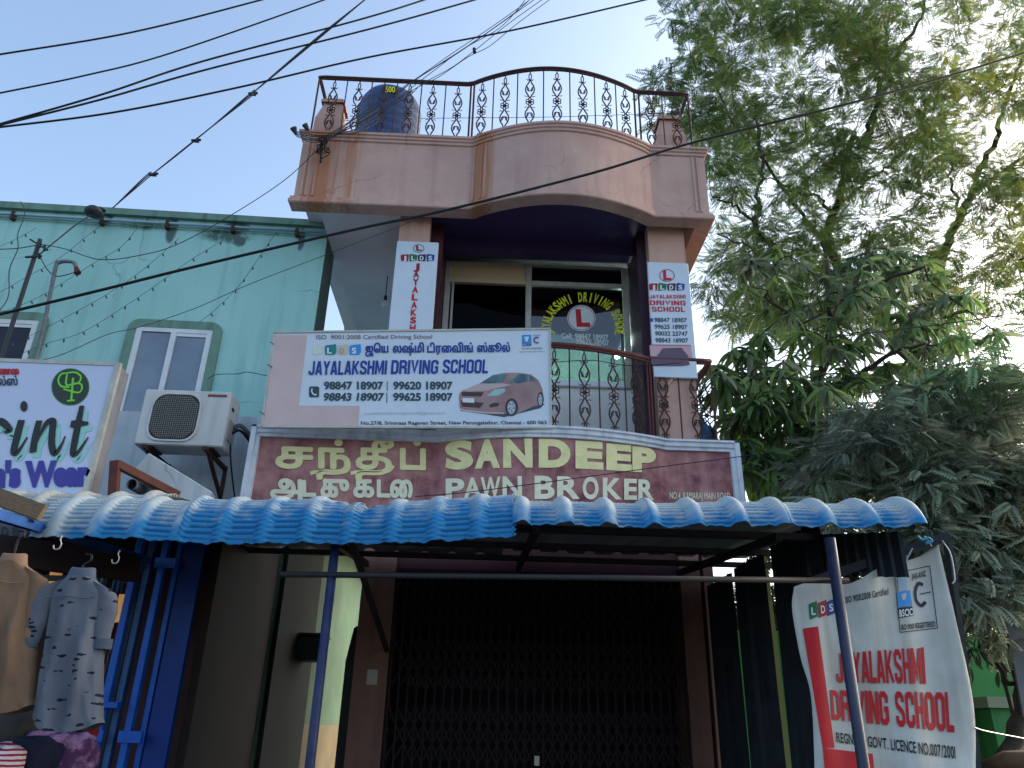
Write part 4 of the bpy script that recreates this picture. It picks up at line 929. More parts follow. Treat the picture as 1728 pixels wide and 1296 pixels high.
for k, (xa, ya, xb, yb, R_, ph) in enumerate(SH):
    pl, pr = at(xa, ya, AY(xa)), at(xb, yb, AY(xb))
    zb = 3.02 if k < 3 else 3.06
    roof_sheet(awn, pl+Vector((0, 0, .003*k)), pr+Vector((0, 0, .003*k)), R_, math.radians(ph), 6.85, zb, M_sheet, x_ph=x_r, crimps=14 if k < 3 else 11,
               dent=(x_r+.04, .14, .86, .05) if k in (1, 2) else None, dustb=(.3, .12, .10, .36, .36, .36)[k], rise=.026 if k < 3 else .038,
               dustx=(lambda x: .28*max(0, (-2.0-x)/.6)) if k == 0 else None)
M_frameD = mat('awning_steel', (44, 46, 56), (60, 54, 56), ns=10, rough=.6)
pipe = at(475, 969, 4.45), at(1432, 980, 4.25)
MB().tube(pipe, .017, 8).build('cross_pipe', mat('dull_pipe', (44, 44, 50), (54, 48, 46), ns=12, rough=.6), awn, smooth=True)
for z, y in ((2.78, 4.75), (2.86, 5.6), (2.95, 6.5)):
    MB().box((-2.1, y, z-.04), (2.5, y+.05, z)).build('purlin', M_frameD, awn)
for x in (-1.05, .3, 1.75): MB().bar((x, 4.5, 2.69), (x, 6.98, 2.93), .04, .05).build('rafter', M_frameD, awn)
p1 = at(545, 1100, 4.45); MB().tube([(p1.x, 4.45, 0), (p1.x, 4.45, 2.7)], .026, 10).build('post', M_navy, awn, smooth=True)
p2 = at(1433, 1130, 4.2); MB().tube([(p2.x, 4.2, 0), (p2.x, 4.2, 2.62)], .03, 10).build('post', mat('navy_chipped_paint', (30, 38, 66), (42, 48, 72), ns=20, rough=.5, streak=(120, 120, 124), streak_amt=.3), awn, smooth=True)
MB().bar((-.80, 4.6, 2.62), (-.80, 6.9, 2.2), .035, .035).build('brace', M_frameD, awn)
rear = thing('neighbour_awning', 'faded grey-blue corrugated awning below the menswear signboard', 'awning', (-4, 5, 3))
pl = at(-70, 877, 5.15); pr = at(262, 877, 5.05); roof_sheet(rear, pl, pr, .3, math.radians(78), 5.9, pl.z+.34, M_sheet2, x_ph=at(50, 850, 5.1).x, crimps=8, dustb=.3)
# tin sheets on the right side of the shop front
tin = thing('tin_screen', 'dark corrugated tin sheet screen closing the right side under the awning', 'screen', (2.2, 6.9, 0))
A = Vector((2.0, 6.99, 0)); Bq = at(1395, 1100, 4.7); Bq.z = 0
for k, (t0, t1, lean) in enumerate(((0, .30, .0), (.31, .60, .02), (.63, 1.0, .05))):
    a = A+(Bq-A)*t0; b = A+(Bq-A)*t1; rows = []; nn = 24
    for z in (0, 1.2, 2.2, 2.82+.02*k):
        rows.append([a+(b-a)*(i/nn)+Vector((.015*math.cos(i*PI/2)+lean*z/2.8, 0, z)) for i in range(nn+1)])
    MB().grid(rows).build('tin_sheet', M_tin, tin, smooth=False)
hang = MB(); q0, q1 = at(1345, 903, 4.9), at(1522, 897, 4.3)
hang.grid([[q0+(q1-q0)*(i/40)+Vector((0, .012*math.cos(i*PI/2), -z)) for i in range(41)] for z in (0, .26)]); hang.build('hanging_tin', M_tin, tin)

# ------------------------------------------------------------------ collapsible gate, passage things
gate = thing('collapsible_gate', 'closed dark collapsible steel lattice gate across the pawn shop doorway', 'gate', (.5, 6.98, .15))
gb0 = MB().box((-.77, 6.985, .16), (-.755, 7.01, 2.85)).build('gate_bar', M_gate, gate)
NB = 34
for k in range(1, NB): copy_of(gb0, gate, (2.52*k/(NB-1), 0, 0))
db = None; st = 2.52/(NB-1)
for zz in (.3, .85, 1.4, 1.95):
    for k in range(NB-3):
        for sgn in (1, -1):
            pass
lat = MB()
for zz in (.25, .8, 1.35, 1.9, 2.4):
    for k in range(0, NB-3, 1):
        x = -.762+k*st; lat.bar((x, 6.975, zz), (x+3*st, 6.975, zz+.42), .012, .004, up=(0, 1, 0)); lat.bar((x, 6.969, zz+.42), (x+3*st, 6.969, zz), .012, .004, up=(0, 1, 0))
lat.build('lattice', M_gate, gate)['kind'] = 'stuff'
MB().box((-.785, 6.96, 2.86), (1.765, 7.02, 2.9)).build('top_track', M_gate, gate)
for z in (.9, 1.12): MB().box((-.77, 7.0105, z), (1.76, 7.02, z+.03)).build('cross_bar', M_gate, gate)
MB().box((.46, 6.93, 1.35), (.50, 6.965, 1.42)).build('padlock', M_alu, gate)
nt_ = MB().box((-.96, 6.993, 1.93), (-.87, 6.999, 2.05)).build('paper_notice', mat('old_paper', (176, 166, 156), rough=.8), None); tag(nt_, 'small torn pale paper stuck on the left shop pillar', 'notice')
gp = thing('passage_gate', 'narrow black pointed gate leaf standing beside the left shop pillar', 'gate', (-1.15, 7.3, 0))
zt = at(598, 1056, 7.3).z; x_ = at(588, 1180, 7.3).x
MB().prism([(x_-.06, 7.3, 0), (x_+.05, 7.3, 0), (x_+.05, 7.3, zt-.25), (x_+.03, 7.3, zt-.04), (x_+.01, 7.3, zt), (x_-.015, 7.3, zt-.02), (x_-.06, 7.3, zt-.3)], (0, .05, 0)).build('leaf', M_black, gp)
for dz in (.06, .12, .17): MB().tube([(x_+.005, 7.29, zt-dz), (x_+.005, 7.299, zt-dz)], .012, 8).build('stud', M_gate, gp)
mbx = at(556, 1092, 8.6)
mx = thing('meter_box', 'dark green electric meter box on the passage wall behind the blue pole', 'meter box', (mbx.x, 8.6, mbx.z))
MB().box((GX1+.05, 8.5, mbx.z-.14), (GX1+.32, 8.85, mbx.z+.1)).build('box', mat('meter_green', (40, 58, 52), rough=.6), mx, bevel=.01)
MB().box((GX1+.045, 8.46, mbx.z+.101), (GX1+.34, 8.88, mbx.z+.125)).build('lid', MATS['meter_green'], mx)

# ------------------------------------------------------------------ blue steel frame and clothes stall on the left
bf = thing('blue_folding_frame', 'bright blue painted steel channel frame at the right edge of the clothes shop', 'frame', (-2.3, 5.7, 0))
for k, (p0, p1, dd) in enumerate(((182, 194, 0), (199, 210, .06), (230, 241, .0), (251, 260, .06))):
    xa, xb = at(p0, 1130, 5.7).x, at(p1, 1130, 5.7).x
    MB().box((xa, 5.7+dd, 0), (xb, 5.76+dd, 3.02)).build('channel', M_bluepaint if k != 1 else mat('worn_blue_paint', (40, 92, 150), (80, 110, 150), ns=14, rough=.5), bf, bevel=.004)
xa, xb = at(262, 1130, 5.7).x, at(301, 1130, 5.7).x
MB().box((xa+.004, 5.77, 0), (xb, 5.82, 3.02)).build('panel', mat('deep_blue_panel', (8, 52, 130), (8, 44, 112), ns=4, rough=.5), bf)
for py in (949, 1244):
    z = at(240, py, 5.7).z
    for p0, p1 in ((196, 199), (232, 262)): MB().box((at(p0, 1130, 5.7).x-.03, 5.685, z-.035), (at(p1, 1130, 5.7).x, 5.698, z+.035)).build('clip', M_bluepaint, bf)
z = at(180, 1190, 5.6).z; MB().box((at(150, 1190, 5.6).x, 5.6, z-.015), (at(198, 1190, 5.6).x, 5.68, z+.02)).build('peg', M_bluepaint, bf)
bb = MB().bar(at(-10, 868, 4.1), at(250, 947, 5.6), .05, .05).build('awning_strut', mat('shaded_blue_steel', (20, 84, 160), (26, 60, 110), ns=7, rough=.5), None); tag(bb, 'slanting blue steel strut under the awning above the hanging shirts', 'strut')
wp = MB().bar(at(-15, 834, 4.3), at(72, 866, 4.35), .05, .09).build('wooden_plank', mat('weathered_wood', (120, 104, 84), (92, 78, 62), ns=9, rough=.85, stretch=(2, 20, 20)), None); tag(wp, 'weathered wooden plank end under the left edge of the awning', 'plank')
nb = thing('small_number_board', 'dark board with painted figures behind the wooden plank', 'sign', at(10, 900, 4.8))
nbp = MB().box((at(-60, 895, 4.8).x, 4.8, at(10, 912, 4.8).z), (at(46, 895, 4.8).x, 4.83, at(10, 872, 4.8).z)).build('board', mat('grey_board', (86, 84, 92), rough=.7), nb)
for ch_, xa_ in (('0', 2), ('8', 20)): text(Plane((0, 4.8, 0), (1, 0, 0), (0, 0, 1)), ch_, (xa_, 903), (xa_+13, 905), (xa_, 889), M_blackp, nbp, name='letter', bold=.04)
hb = MB().bar(at(-20, 925, 4.6), at(232, 960, 5.3), .05, .17).build('hanging_rail', mat('dark_brown_beam', (44, 30, 30), (32, 24, 26), ns=6, rough=.7), None); tag(hb, 'dark brown rail with hooks above the hanging shirts', 'rail')
def hook(px, py, Y, lab, up=0):
    p = at(px, py, Y); o = MB().tube(smooth_path([p+Vector((-.02, 0, .0)), p+Vector((-.012, 0, -.02)), p+Vector((.012, 0, -.018)), p+Vector((.018, 0, .008)), p+Vector((.008, 0, .03)), p+Vector((.012, 0, .05))]), .0035, 6).build('steel_hook', M_alu, None, smooth=True)
    tag(o, lab, 'hook', 'hooks on the brown rail')
hook(97, 920, 4.15, 'bare steel hook between the two hanging shirts'); hook(195, 944, 4.4, 'bare steel hook beside the blue channel frame')
def shirt(name, label, cx, ytop, ybot, Y, hw, m, mtrim, hookpx, sleeve=.32, lean=0):
    top = at(cx, ytop, Y); bot = at(cx-lean, ybot, Y); Hh = top.z-bot.z; t = thing(name, label, 'shirt', top)
    rows = []; NR, NC = 40, 44
    for i in range(NR+1):
        f = i/NR; z = top.z-Hh*f
        if f < .11: wd = .062+(hw*.94-.062)*(f/.11)**.75
        else: wd = hw*(.94+.10*f-.05*math.sin(f*4))
        dp = .05+.03*f; row = []
        for j in range(NC):
            a = 2*PI*j/NC; ca, sa = math.cos(a), math.sin(a)
            x = wd*math.copysign(abs(ca)**.8, ca); y = dp*math.copysign(abs(sa)**.7, sa)
            fold = (.020*math.sin(x*52+f*2.5)+.015*math.sin(x*27-f*6)+.009*math.sin(x*90+f*9)+.006*math.sin(x*140-f*20))*min(1, f*2.2)
            hem = (.04*(abs(x)/hw)**2.0 if f > .9 else 0)*(f-.9)/.1
            row.append((top.x-(top.x-bot.x)*f+x, top.y+y+fold*(1 if sa < 0 else -.5)*abs(sa), z+hem-.01*abs(ca)*(f < .1)))
        row.append(row[0]); rows.append(row)
    MB().grid(rows).build('body', m, t, smooth=True)
    for s in (-1, 1):
        R_ = []; 
        for i in range(15):
            f = i/14; c = Vector((top.x+s*(hw*.86+.055*f**.6+.01*math.sin(f*6)), top.y-.01, top.z-.05-sleeve*f)); r_ = .062-.012*f+.0015*math.sin(f*22)
            R_.append([(c.x+r_*math.cos(2*PI*j/16), c.y+r_*.6*math.sin(2*PI*j/16), c.z+.03*s*math.cos(2*PI*j/16)*(1-f)*-1) for j in range(17)])
        MB().grid(R_).build('sleeve', m, t, smooth=True)
        k = MB(); e = R_[-1]; k.grid([[(x, y, z+.045) for x, y, z in [((a[0]-c.x)*1.08+c.x, (a[1]-c.y)*1.08+c.y, a[2]) for a in e]], [(x, y, z-.004) for x, y, z in [((a[0]-c.x)*1.1+c.x, (a[1]-c.y)*1.1+c.y, a[2]) for a in e]]]); k.build('cuff', mtrim, t, smooth=True)
    C = []
    for z, r_ in ((-.03, .082), (.0, .07), (.035, .062), (.04, .055), (.0, .05)):
        C.append([(top.x+r_*math.cos(2*PI*j/20), top.y+r_*.6*math.sin(2*PI*j/20), top.z+z+.004*math.cos(2*PI*j/20*2)) for j in range(21)])
    MB().grid(C).build('collar', mtrim, t, smooth=True)
    y0 = top.y-.064; MB().tube([(top.x+hw*.86*(i/10-.5)*2, y0-.016, top.z-.16*Hh-.004*math.sin(i)) for i in range(11)], .0028, 4).build('yoke_seam', mtrim, t)
    h = at(*hookpx, Y); MB().tube(smooth_path([(top.x, top.y, top.z-.02), (top.x-.005, top.y, top.z+.05), (h.x, h.y, h.z-.02), (h.x+.02, h.y, h.z), (h.x+.015, h.y, h.z+.025), (h.x-.012, h.y, h.z+.028)]), .006, 6).build('hanger_hook', M_black, t, smooth=True)
    return t
M_tan = mat('tan_cloth', (128, 100, 78), (112, 88, 70), ns=5, rough=.9, bump=.15, bs=200)
M_grc = mat('grey_cloth', (100, 104, 114), (88, 94, 104), ns=5, rough=.9, bump=.15, bs=200)
def bird_print(m):
    n = m.node_tree; P = n.nodes['Principled BSDF']; src = P.inputs['Base Color'].links[0].from_socket; tc = n.nodes.new('ShaderNodeTexCoord')
    mp = n.nodes.new('ShaderNodeMapping'); mp.inputs['Scale'].default_value = (13, 3, 34); mp.inputs['Rotation'].default_value = (0, .45, 0); n.links.new(tc.outputs['Object'], mp.inputs[0])
    ns = n.nodes.new('ShaderNodeTexNoise'); ns.inputs['Scale'].default_value = 40; n.links.new(tc.outputs['Object'], ns.inputs[0])
    mx0 = n.nodes.new('ShaderNodeMix'); mx0.data_type = 'VECTOR'; mx0.inputs[0].default_value = .35; n.links.new(mp.outputs[0], mx0.inputs[4]); n.links.new(ns.outputs['Color'], mx0.inputs[5])
    v = n.nodes.new('ShaderNodeTexVoronoi'); v.inputs['Scale'].default_value = 1.35; n.links.new(mx0.outputs[1], v.inputs[0])
    l = n.nodes.new('ShaderNodeMath'); l.operation = 'LESS_THAN'; l.inputs[1].default_value = .22; n.links.new(v.outputs['Distance'], l.inputs[0])
    mx = n.nodes.new('ShaderNodeMix'); mx.data_type = 'RGBA'; n.links.new(l.outputs[0], mx.inputs[0]); n.links.new(src, mx.inputs[6]); mx.inputs[7].default_value = lin((26, 28, 44)); n.links.new(mx.outputs[2], P.inputs['Base Color'])
bird_print(M_grc)
shirt('hanging_shirt', 'plain tan brown shirt hanging at the left edge of the photo', 22, 948, 1205, 4.1, .155, M_tan, mat('tan_trim', (134, 106, 84), rough=.9), (33, 905), lean=22)
shirt('hanging_shirt', 'grey printed long shirt hanging beside the blue frame', 138, 972, 1236, 4.1, .15, M_grc, mat('grey_trim', (80, 88, 102), rough=.9), (147, 945), sleeve=.3, lean=26)
def lump(name, label, px, py, Y, rx, rz, m, seed):
    c = at(px, py, Y); rows = []; rr = random.Random(seed); ph = [rr.random()*6 for _ in range(6)]
    for i in range(13):
        v = -PI/2+PI*i/12; row = []
        for j in range(25):
            a = 2*PI*j/24; k = 1+.10*math.sin(3*a+ph[0]+v*2)+.07*math.sin(5*a+ph[1]-v*3)+.05*math.sin(9*a+ph[2]+v*5)
            cv_ = abs(math.cos(v))**.6; sv = math.copysign(abs(math.sin(v))**.7, math.sin(v))
            row.append((c.x+rx*k*cv_*math.copysign(abs(math.cos(a))**.7, math.cos(a)), c.y+.12*k*cv_*math.sin(a), c.z+rz*k*sv))
        rows.append(row)
    o = MB().grid(rows).build(name, m, None, smooth=True); tag(o, label, 'clothes', 'clothes piled in the stall'); return o
def stripes(name, a, b, n_):
    m = mat(name, a, rough=.9); nn = m.node_tree; P = nn.nodes['Principled BSDF']; tc = nn.nodes.new('ShaderNodeTexCoord'); wv = nn.nodes.new('ShaderNodeTexWave'); wv.bands_direction = 'Z'; wv.inputs['Scale'].default_value = n_; wv.inputs['Distortion'].default_value = 1.2
    nn.links.new(tc.outputs['Object'], wv.inputs[0]); r = nn.nodes.new('ShaderNodeValToRGB'); r.color_ramp.interpolation = 'CONSTANT'; r.color_ramp.elements[0].color = lin(a); r.color_ramp.elements[1].color = lin(b); r.color_ramp.elements[1].position = .6
    nn.links.new(wv.outputs[0], r.inputs[0]); nn.links.new(r.outputs[0], P.inputs['Base Color']); return m
lump('folded_garment', 'lilac patterned cloth heap at the bottom below the grey shirt', 95, 1272, 4.5, .19, .10, mat('lilac_print_cloth', (168, 128, 170), (74, 44, 84), ns=12, amt=.3, rough=.9), 1)
lump('folded_garment', 'navy blue folded cloth at the bottom beside the lilac heap', 48, 1280, 4.3, .13, .09, mat('navy_cloth', (20, 26, 52), (14, 18, 36), ns=5, rough=.9), 2)
lump('folded_garment', 'red and white striped cloth in the bottom left corner', 5, 1290, 4.15, .09, .085, stripes('striped_cloth', (200, 190, 196), (140, 30, 56), 14), 3)
lump('folded_garment', 'dark grey-green bundled cloth under the tan shirt', 20, 1232, 4.5, .14, .09, mat('olive_cloth', (58, 60, 60), (34, 36, 38), ns=6, rough=.9), 4)
lump('folded_garment', 'bright red cloth just behind the hem of the grey shirt', 128, 1228, 4.9, .12, .08, mat('red_cloth', (150, 24, 30), (120, 20, 26), ns=5, rough=.9), 5)
# things inside the clothes shop
for (x0, y0, x1, y1, lab) in ((72, 958, 104, 1012, 'orange display panel with added glow between the two hanging shirts'), (190, 1003, 216, 1052, 'orange display panel with added glow beside the blue channel frame')):
    c0_, c1_ = at(x0, y1, 6.6), at(x1, y0, 6.6); o = MB().box((c0_.x, 6.6, c0_.z), (c1_.x, 6.64, c1_.z)).build('display_panel', mat('self_glowing_orange', (226, 160, 92), (214, 150, 80), ns=3, rough=.5, emit=.12), None); tag(o, lab, 'panel')  # slight emission stands in for shop lamps shining on the panels
for k, (x0, y0, x1, y1, c_, lab) in enumerate(((152, 956, 186, 1003, (110, 124, 126), 'pale grey garment hung at the back of the clothes shop'), (186, 958, 216, 1000, (70, 92, 118), 'blue grey garment hung next to the blue frame inside the clothes shop'), (180, 1052, 208, 1090, (110, 40, 52), 'crimson garment hung under the orange panel'), (150, 1096, 190, 1180, (92, 76, 78), 'mauve brown garment hung behind the grey shirt'), (60, 912, 74, 955, (120, 30, 36), 'narrow red cloth strip hung above the shirts'))):
    c0_, c1_ = at(x0, y1, 6.2), at(x1, y0, 6.2); rows = []
    for i in range(6):
        z = c1_.z+(c0_.z-c1_.z)*i/5; rows.append([(c0_.x+(c1_.x-c0_.x)*j/12, 6.2+.02*math.sin(j*1.3+k), z+.01*math.sin(j*2)) for j in range(13)])
    o = MB().grid(rows).build('hung_garment', mat('garment_%s' % ('grey', 'blue', 'crimson', 'mauve', 'scarlet')[k], c_, rough=.9), None, smooth=True); o.modifiers.new('t', 'SOLIDIFY').thickness = .01; tag(o, lab, 'clothes')
rk = thing('clothes_rack', 'dark shelf rails at the back of the clothes shop', 'rack', (-3.6, 6.4, 0))
for py in (953, 975): MB().bar(at(60, py, 6.3), at(222, py+4, 6.3), .04, .04).build('rail', M_black, rk)
MB().box((at(-40, 1000, 6.5).x, 6.5, 0), (at(-40, 1000, 6.5).x+.08, 6.58, 3)).build('upright', M_black, rk)
MB().box((at(222, 1000, 6.5).x, 6.5, 0), (at(222, 1000, 6.5).x+.05, 6.55, 3)).build('upright', M_black, rk)

# ------------------------------------------------------------------ hanging vinyl banner, right
YBn = 4.5
bn = thing('hanging_banner', 'weathered white vinyl banner with big red name tied under the right end of the awning', 'banner', at(1480, 1100, YBn))
fold = lambda x, z: YBn-(.022*math.sin(x*13+z*1.5)+.014*math.sin(x*24-z*3)+.018*math.sin(z*4+x*2))*(.6+.5*min(max((z-1.2)/1.2, 0), 1))
SBn = Bent(fold)
lf = smooth_path([(1340, 990, 0), (1337, 1030, 0), (1351, 1110, 0), (1369, 1180, 0), (1376, 1330, 0)], 8); rg = smooth_path([(1583, 916, 0), (1594, 965, 0), (1614, 1050, 0), (1643, 1190, 0), (1647, 1330, 0)], 8)
rows = []
for i in range(len(lf)):
    row = []
    for j in range(41):
        s = j/40; x = lf[i].x*(1-s)+rg[i].x*s; y = lf[i].y*(1-s)+rg[i].y*s+(18*math.sin(PI*s)-6*math.sin(4*PI*s))*max(0, 1-i/8.)
        row.append(SBn.p3(SBn.hit(x, y)))
    rows.append(row)
sheet = MB().grid(rows).build('sheet', M_vinyl, bn, smooth=True); sheet.modifiers.new('thickness', 'SOLIDIFY').thickness = .002
def bpoly(pts, m_, e=.004, nm='print'):
    """fine strip print that follows the folds: quad given by 4 corners"""
    (x0, y0), (x1, y1), (x2, y2), (x3, y3) = pts; rows = []
    for i in range(13):
        t = i/12; rows.append([SBn.p3(SBn.hit((x0*(1-t)+x3*t)*(1-s)+(x1*(1-t)+x2*t)*s, (y0*(1-t)+y3*t)*(1-s)+(y1*(1-t)+y2*t)*s), e) for s in [k/12 for k in range(13)]])
    return MB().grid(rows).build(nm, m_, sheet, fixn=False)
M_bred = mat('banner_red', (196, 30, 40), (180, 26, 36), ns=6, rough=.5)
bpoly([(1354, 1061), (1380, 1057), (1408, 1262), (1388, 1262)], M_bred); bpoly([(1388, 1262), (1472, 1272), (1478, 1330), (1394, 1330)], M_bred, .0045)
def btext(s, p0, p1, h0, h1, m_, bold):
    n_ = len(s.replace(' ', '')); L = [(text2d(c)[0]) for c in s]; w_ = [(max(v.x for v in q)-min(v.x for v in q)+.11) if q else .34 for q in L]; T = sum(w_); x = 0
    for c, ww in zip(s, w_):
        if c != ' ':
            f0, f1 = (x+.035)/T, (x+ww-.035)/T; g = lambda f: (p0[0]+(p1[0]-p0[0])*f, p0[1]+(p1[1]-p0[1])*f); a_, b_ = g(f0), g(f1); h = h0+(h1-h0)*f0
            text(SBn, c, a_, b_, (a_[0]-h*.07, a_[1]-h), m_, sheet, name='letter', bold=bold, e=.006)
        x += ww
impact(SBn, 'JAYALAKSHMI', (1412, 1152), (1562, 1154), 50, 62, M_bred, sheet, .085, .006)
impact(SBn, 'DRIVING SCHOOL', (1404, 1214), (1610, 1236), 50, 68, M_bred, sheet, .085, .006)
btext('REGN. BY GOVT. LICENCE NO.007/2001', (1411, 1252), (1612, 1280), 16, 20, M_blackp, .02)
btext('ISO 9001:2008 Certified', (1426, 1018), (1499, 1003), 10, 11, M_blackp, .02)
for k, (ch, x, m_) in enumerate((('L', 1364, M_greenp), ('D', 1380, M_dred), ('S', 1394, M_blue))):
    bpoly([(x, 1020-k*2), (x+14, 1014-k*2), (x+16, 1040-k*3), (x+2, 1046-k*3)], m_, .004); text(SBn, ch, (x+5, 1038-k*3), (x+12, 1037-k*3), (x+4, 1026-k*3), M_white, sheet, bold=.03, e=.0065)
lg = [(1509, 968), (1568, 955), (1581, 1060), (1518, 1067)]
for a_, b_ in zip(lg, lg[1:]+lg[:1]): stroke(SBn, [a_, ((a_[0]+b_[0])/2, (a_[1]+b_[1])/2), b_], .004, M_blackp, sheet, .006, 'print')
bpoly([(1513, 1000), (1535, 996), (1539, 1022), (1515, 1025)], M_sky); bpoly([(1515, 1026), (1539, 1023), (1541, 1039), (1517, 1043)], M_blackp)
bpoly([(1514, 976), (1528, 972), (1531, 996), (1516, 999)], mat('pale_blue_print', (150, 178, 196), rough=.5), .004)
bpoly([(1519, 1003), (1529, 1001), (1527, 1012), (1522, 1013)], M_vinyl, .006)
btext('BSCIC', (1517, 1041), (1540, 1038), 11, 11, M_white, .03); btext('JAS-ANZ', (1538, 978), (1562, 972), 9, 9, M_blackp, .03); btext('ISO 9001 REGISTERED', (1520, 1063), (1578, 1057), 8.5, 8.5, M_blackp, .03)
stroke(SBn, [(1557, 987), (1549, 985), (1544, 998), (1546, 1014), (1554, 1022), (1561, 1016)], .018, mat('deep_navy_print', (24, 30, 60), rough=.5), sheet, .006, 'print'); stroke(SBn, [(1552, 1003), (1560, 1001), (1570, 999)], .005, M_blackp, sheet, .007, 'print')
MB().bar(at(1600, 918, 4.55), at(1652, 1330, 4.55), .03, .05).build('edge_batten', M_tin, bn)
bw = at(1360, 985, 4.6), at(1600, 905, 4.45); MB().bar(*bw, .05, .05).build('top_bar', M_tin, bn)
for pts in ([(1540, 925), (1530, 945), (1526, 962)], [(1560, 905), (1566, 912), (1572, 922)], [(1590, 912), (1604, 935), (1611, 975), (1607, 985)]):
    MB().tube(smooth_path([at(*q, 4.42) for q in pts]), .004, 5).build('cord', mat('pale_cord', (180, 184, 190), rough=.7), bn)
kn = MB().tube(smooth_path([at(x, y, 4.4) for x, y in ((1548, 905), (1556, 911), (1566, 908), (1572, 913), (1562, 917))]), .009, 6).build('knot', mat('turquoise_cord', (60, 140, 170), rough=.7), bn)
MB().tube(smooth_path([at(1645, 1228, 4.5), at(1670, 1235, 4.6), at(1760, 1252, 4.8)]), .003, 5).build('stay_wire', M_alu, bn)

# ------------------------------------------------------------------ right background: green wall, tin, tiled roof
gw = thing('green_compound_wall', 'bright green painted compound wall behind the trees at the right edge', 'wall', (6, 9, 0))
zg = at(1690, 1075, 9).z
MB().box((2.3, 9.0, 0), (12, 9.15, zg)).build('wall', mat('green_wall_paint', (84, 160, 92), (70, 138, 84), ns=1.2, rough=.85, streak=(50, 90, 60), streak_amt=.5), gw)
p_ = at(1690, 1185, 8.7); MB().box((p_.x-.14, 8.7, 0), (p_.x+.14, 8.99, p_.z-.06)).build('pier', MATS['green_wall_paint'], gw); MB().box((p_.x-.2, 8.62, p_.z-.059), (p_.x+.2, 8.995, p_.z+.05)).build('pier_cap', mat('pale_cap', (150, 160, 140), rough=.8), gw)
ts = MB().prism([at(1693, 1018, 6.3), at(1716, 1016, 6.3), at(1770, 1190, 6.3), at(1728, 1210, 6.3)], (0, .02, 0)).build('leaning_tin_sheet', mat('grey_tin', (112, 116, 122), (90, 94, 98), ns=3, rough=.6, streak=(60, 60, 60), streak_amt=.4), None); tag(ts, 'leaning grey tin sheet at the right edge by the tree trunk', 'sheet')
tr_ = thing('tiled_roof', 'corner of a red tiled roof seen between the leaves at the right edge', 'roof', at(1730, 950, 10))
for k in range(4):
    a_ = at(1705+k*16, 952-k*1, 10-.2*k); b_ = at(1712+k*20, 926, 10.6); MB().tube([a_, b_], .07, 8).build('tile', mat('clay_tile', (150, 96, 84), (120, 78, 70), ns=7, rough=.85), tr_)
lgp = MB().tube([at(1660, 1300, 5.5), at(1700, 1284, 5.4), at(1760, 1282, 5.3)], [.05, .06, .06], 8).build('cut_log', mat('log_bark', (110, 84, 66), (84, 64, 50), ns=9, rough=.9), None, smooth=True); tag(lgp, 'cut brown log at the bottom right corner below the green wall', 'log')

# ------------------------------------------------------------------ street pole and lamp in front of the green house
pl_ = thing('wooden_pole', 'thin dark service pole with two crossarms in front of the turquoise wall', 'pole', (at(48, 460, 7.0).x, 7.0, 0))
X_ = at(56, 440, 7.0).x; zt = at(66, 404, 7.0).z
MB().tube([(X_, 7.0, 3), (X_, 7.0, zt)], .022, 8).build('pole', M_cable, pl_)
MB().bar(at(51, 404, 7.0), at(80, 422, 6.9), .018, .018).build('crossarm', M_black, pl_); MB().bar(at(43, 434, 7.0), at(70, 432, 6.95), .018, .018).build('crossarm', M_black, pl_)
for q in ((68, 413), (66, 432), (75, 419)): MB().tube([at(q[0], q[1]+4, 6.95), at(q[0], q[1]-4, 6.95)], .014, 8).build('insulator', M_black, pl_)
lm = thing('street_lamp', 'slim grey hooked lamp bracket beside the wooden pole', 'lamp', at(75, 560, 6.8))
MB().tube(smooth_path([at(52, 645, 6.8), at(75, 545, 6.8), at(93, 455, 6.8), at(98, 444, 6.8), at(110, 441, 6.8), at(124, 443, 6.8), at(129, 453, 6.8)]), .02, 8).build('arm', mat('galvanised', (110, 120, 128), (90, 92, 96), ns=9, rough=.5), lm, smooth=True)
MB().tube([at(128, 450, 6.8), at(131, 461, 6.8)], [.018, .035], 8).build('lamp_holder', M_rust, lm)
MB().tube(smooth_path([at(68, 434, 6.9), at(80, 455, 6.8), at(95, 466, 6.8), at(115, 463, 6.8), at(131, 458, 6.8)]), .005, 5).build('wire', M_black, lm)
jn = thing('cable_junction', 'dark round cable clamp under the coping of the turquoise house', 'junction box', at(158, 358, 7.3))
MB().lathe(at(158, 358, 7.3)+Vector((0, 0, -.05)), [(.03, 0), (.09, .02), (.1, .06), (.07, .1), (.03, .12)], 14).build('body', M_cable, jn, smooth=True)
MB().tube([at(166, 350, 7.35), at(178, 357, 7.4)], .02, 8).build('arm', M_black, jn)
# tiny far antenna mast in the gap between the two houses
an = thing('roof_antenna', 'small dark roof antenna mast in the gap between the two houses', 'antenna', at(580, 555, 12))
MB().tube([at(583, 560, 12), at(578, 503, 12)], .02, 6).build('mast', M_black, an); MB().tube([at(578, 503, 12), at(586, 538, 12)], .016, 6).build('stay', M_black, an); MB().lathe(at(584, 535, 12), [(.03, -.05), (.06, 0), (.03, .06)], 8).build('dish', M_black, an)

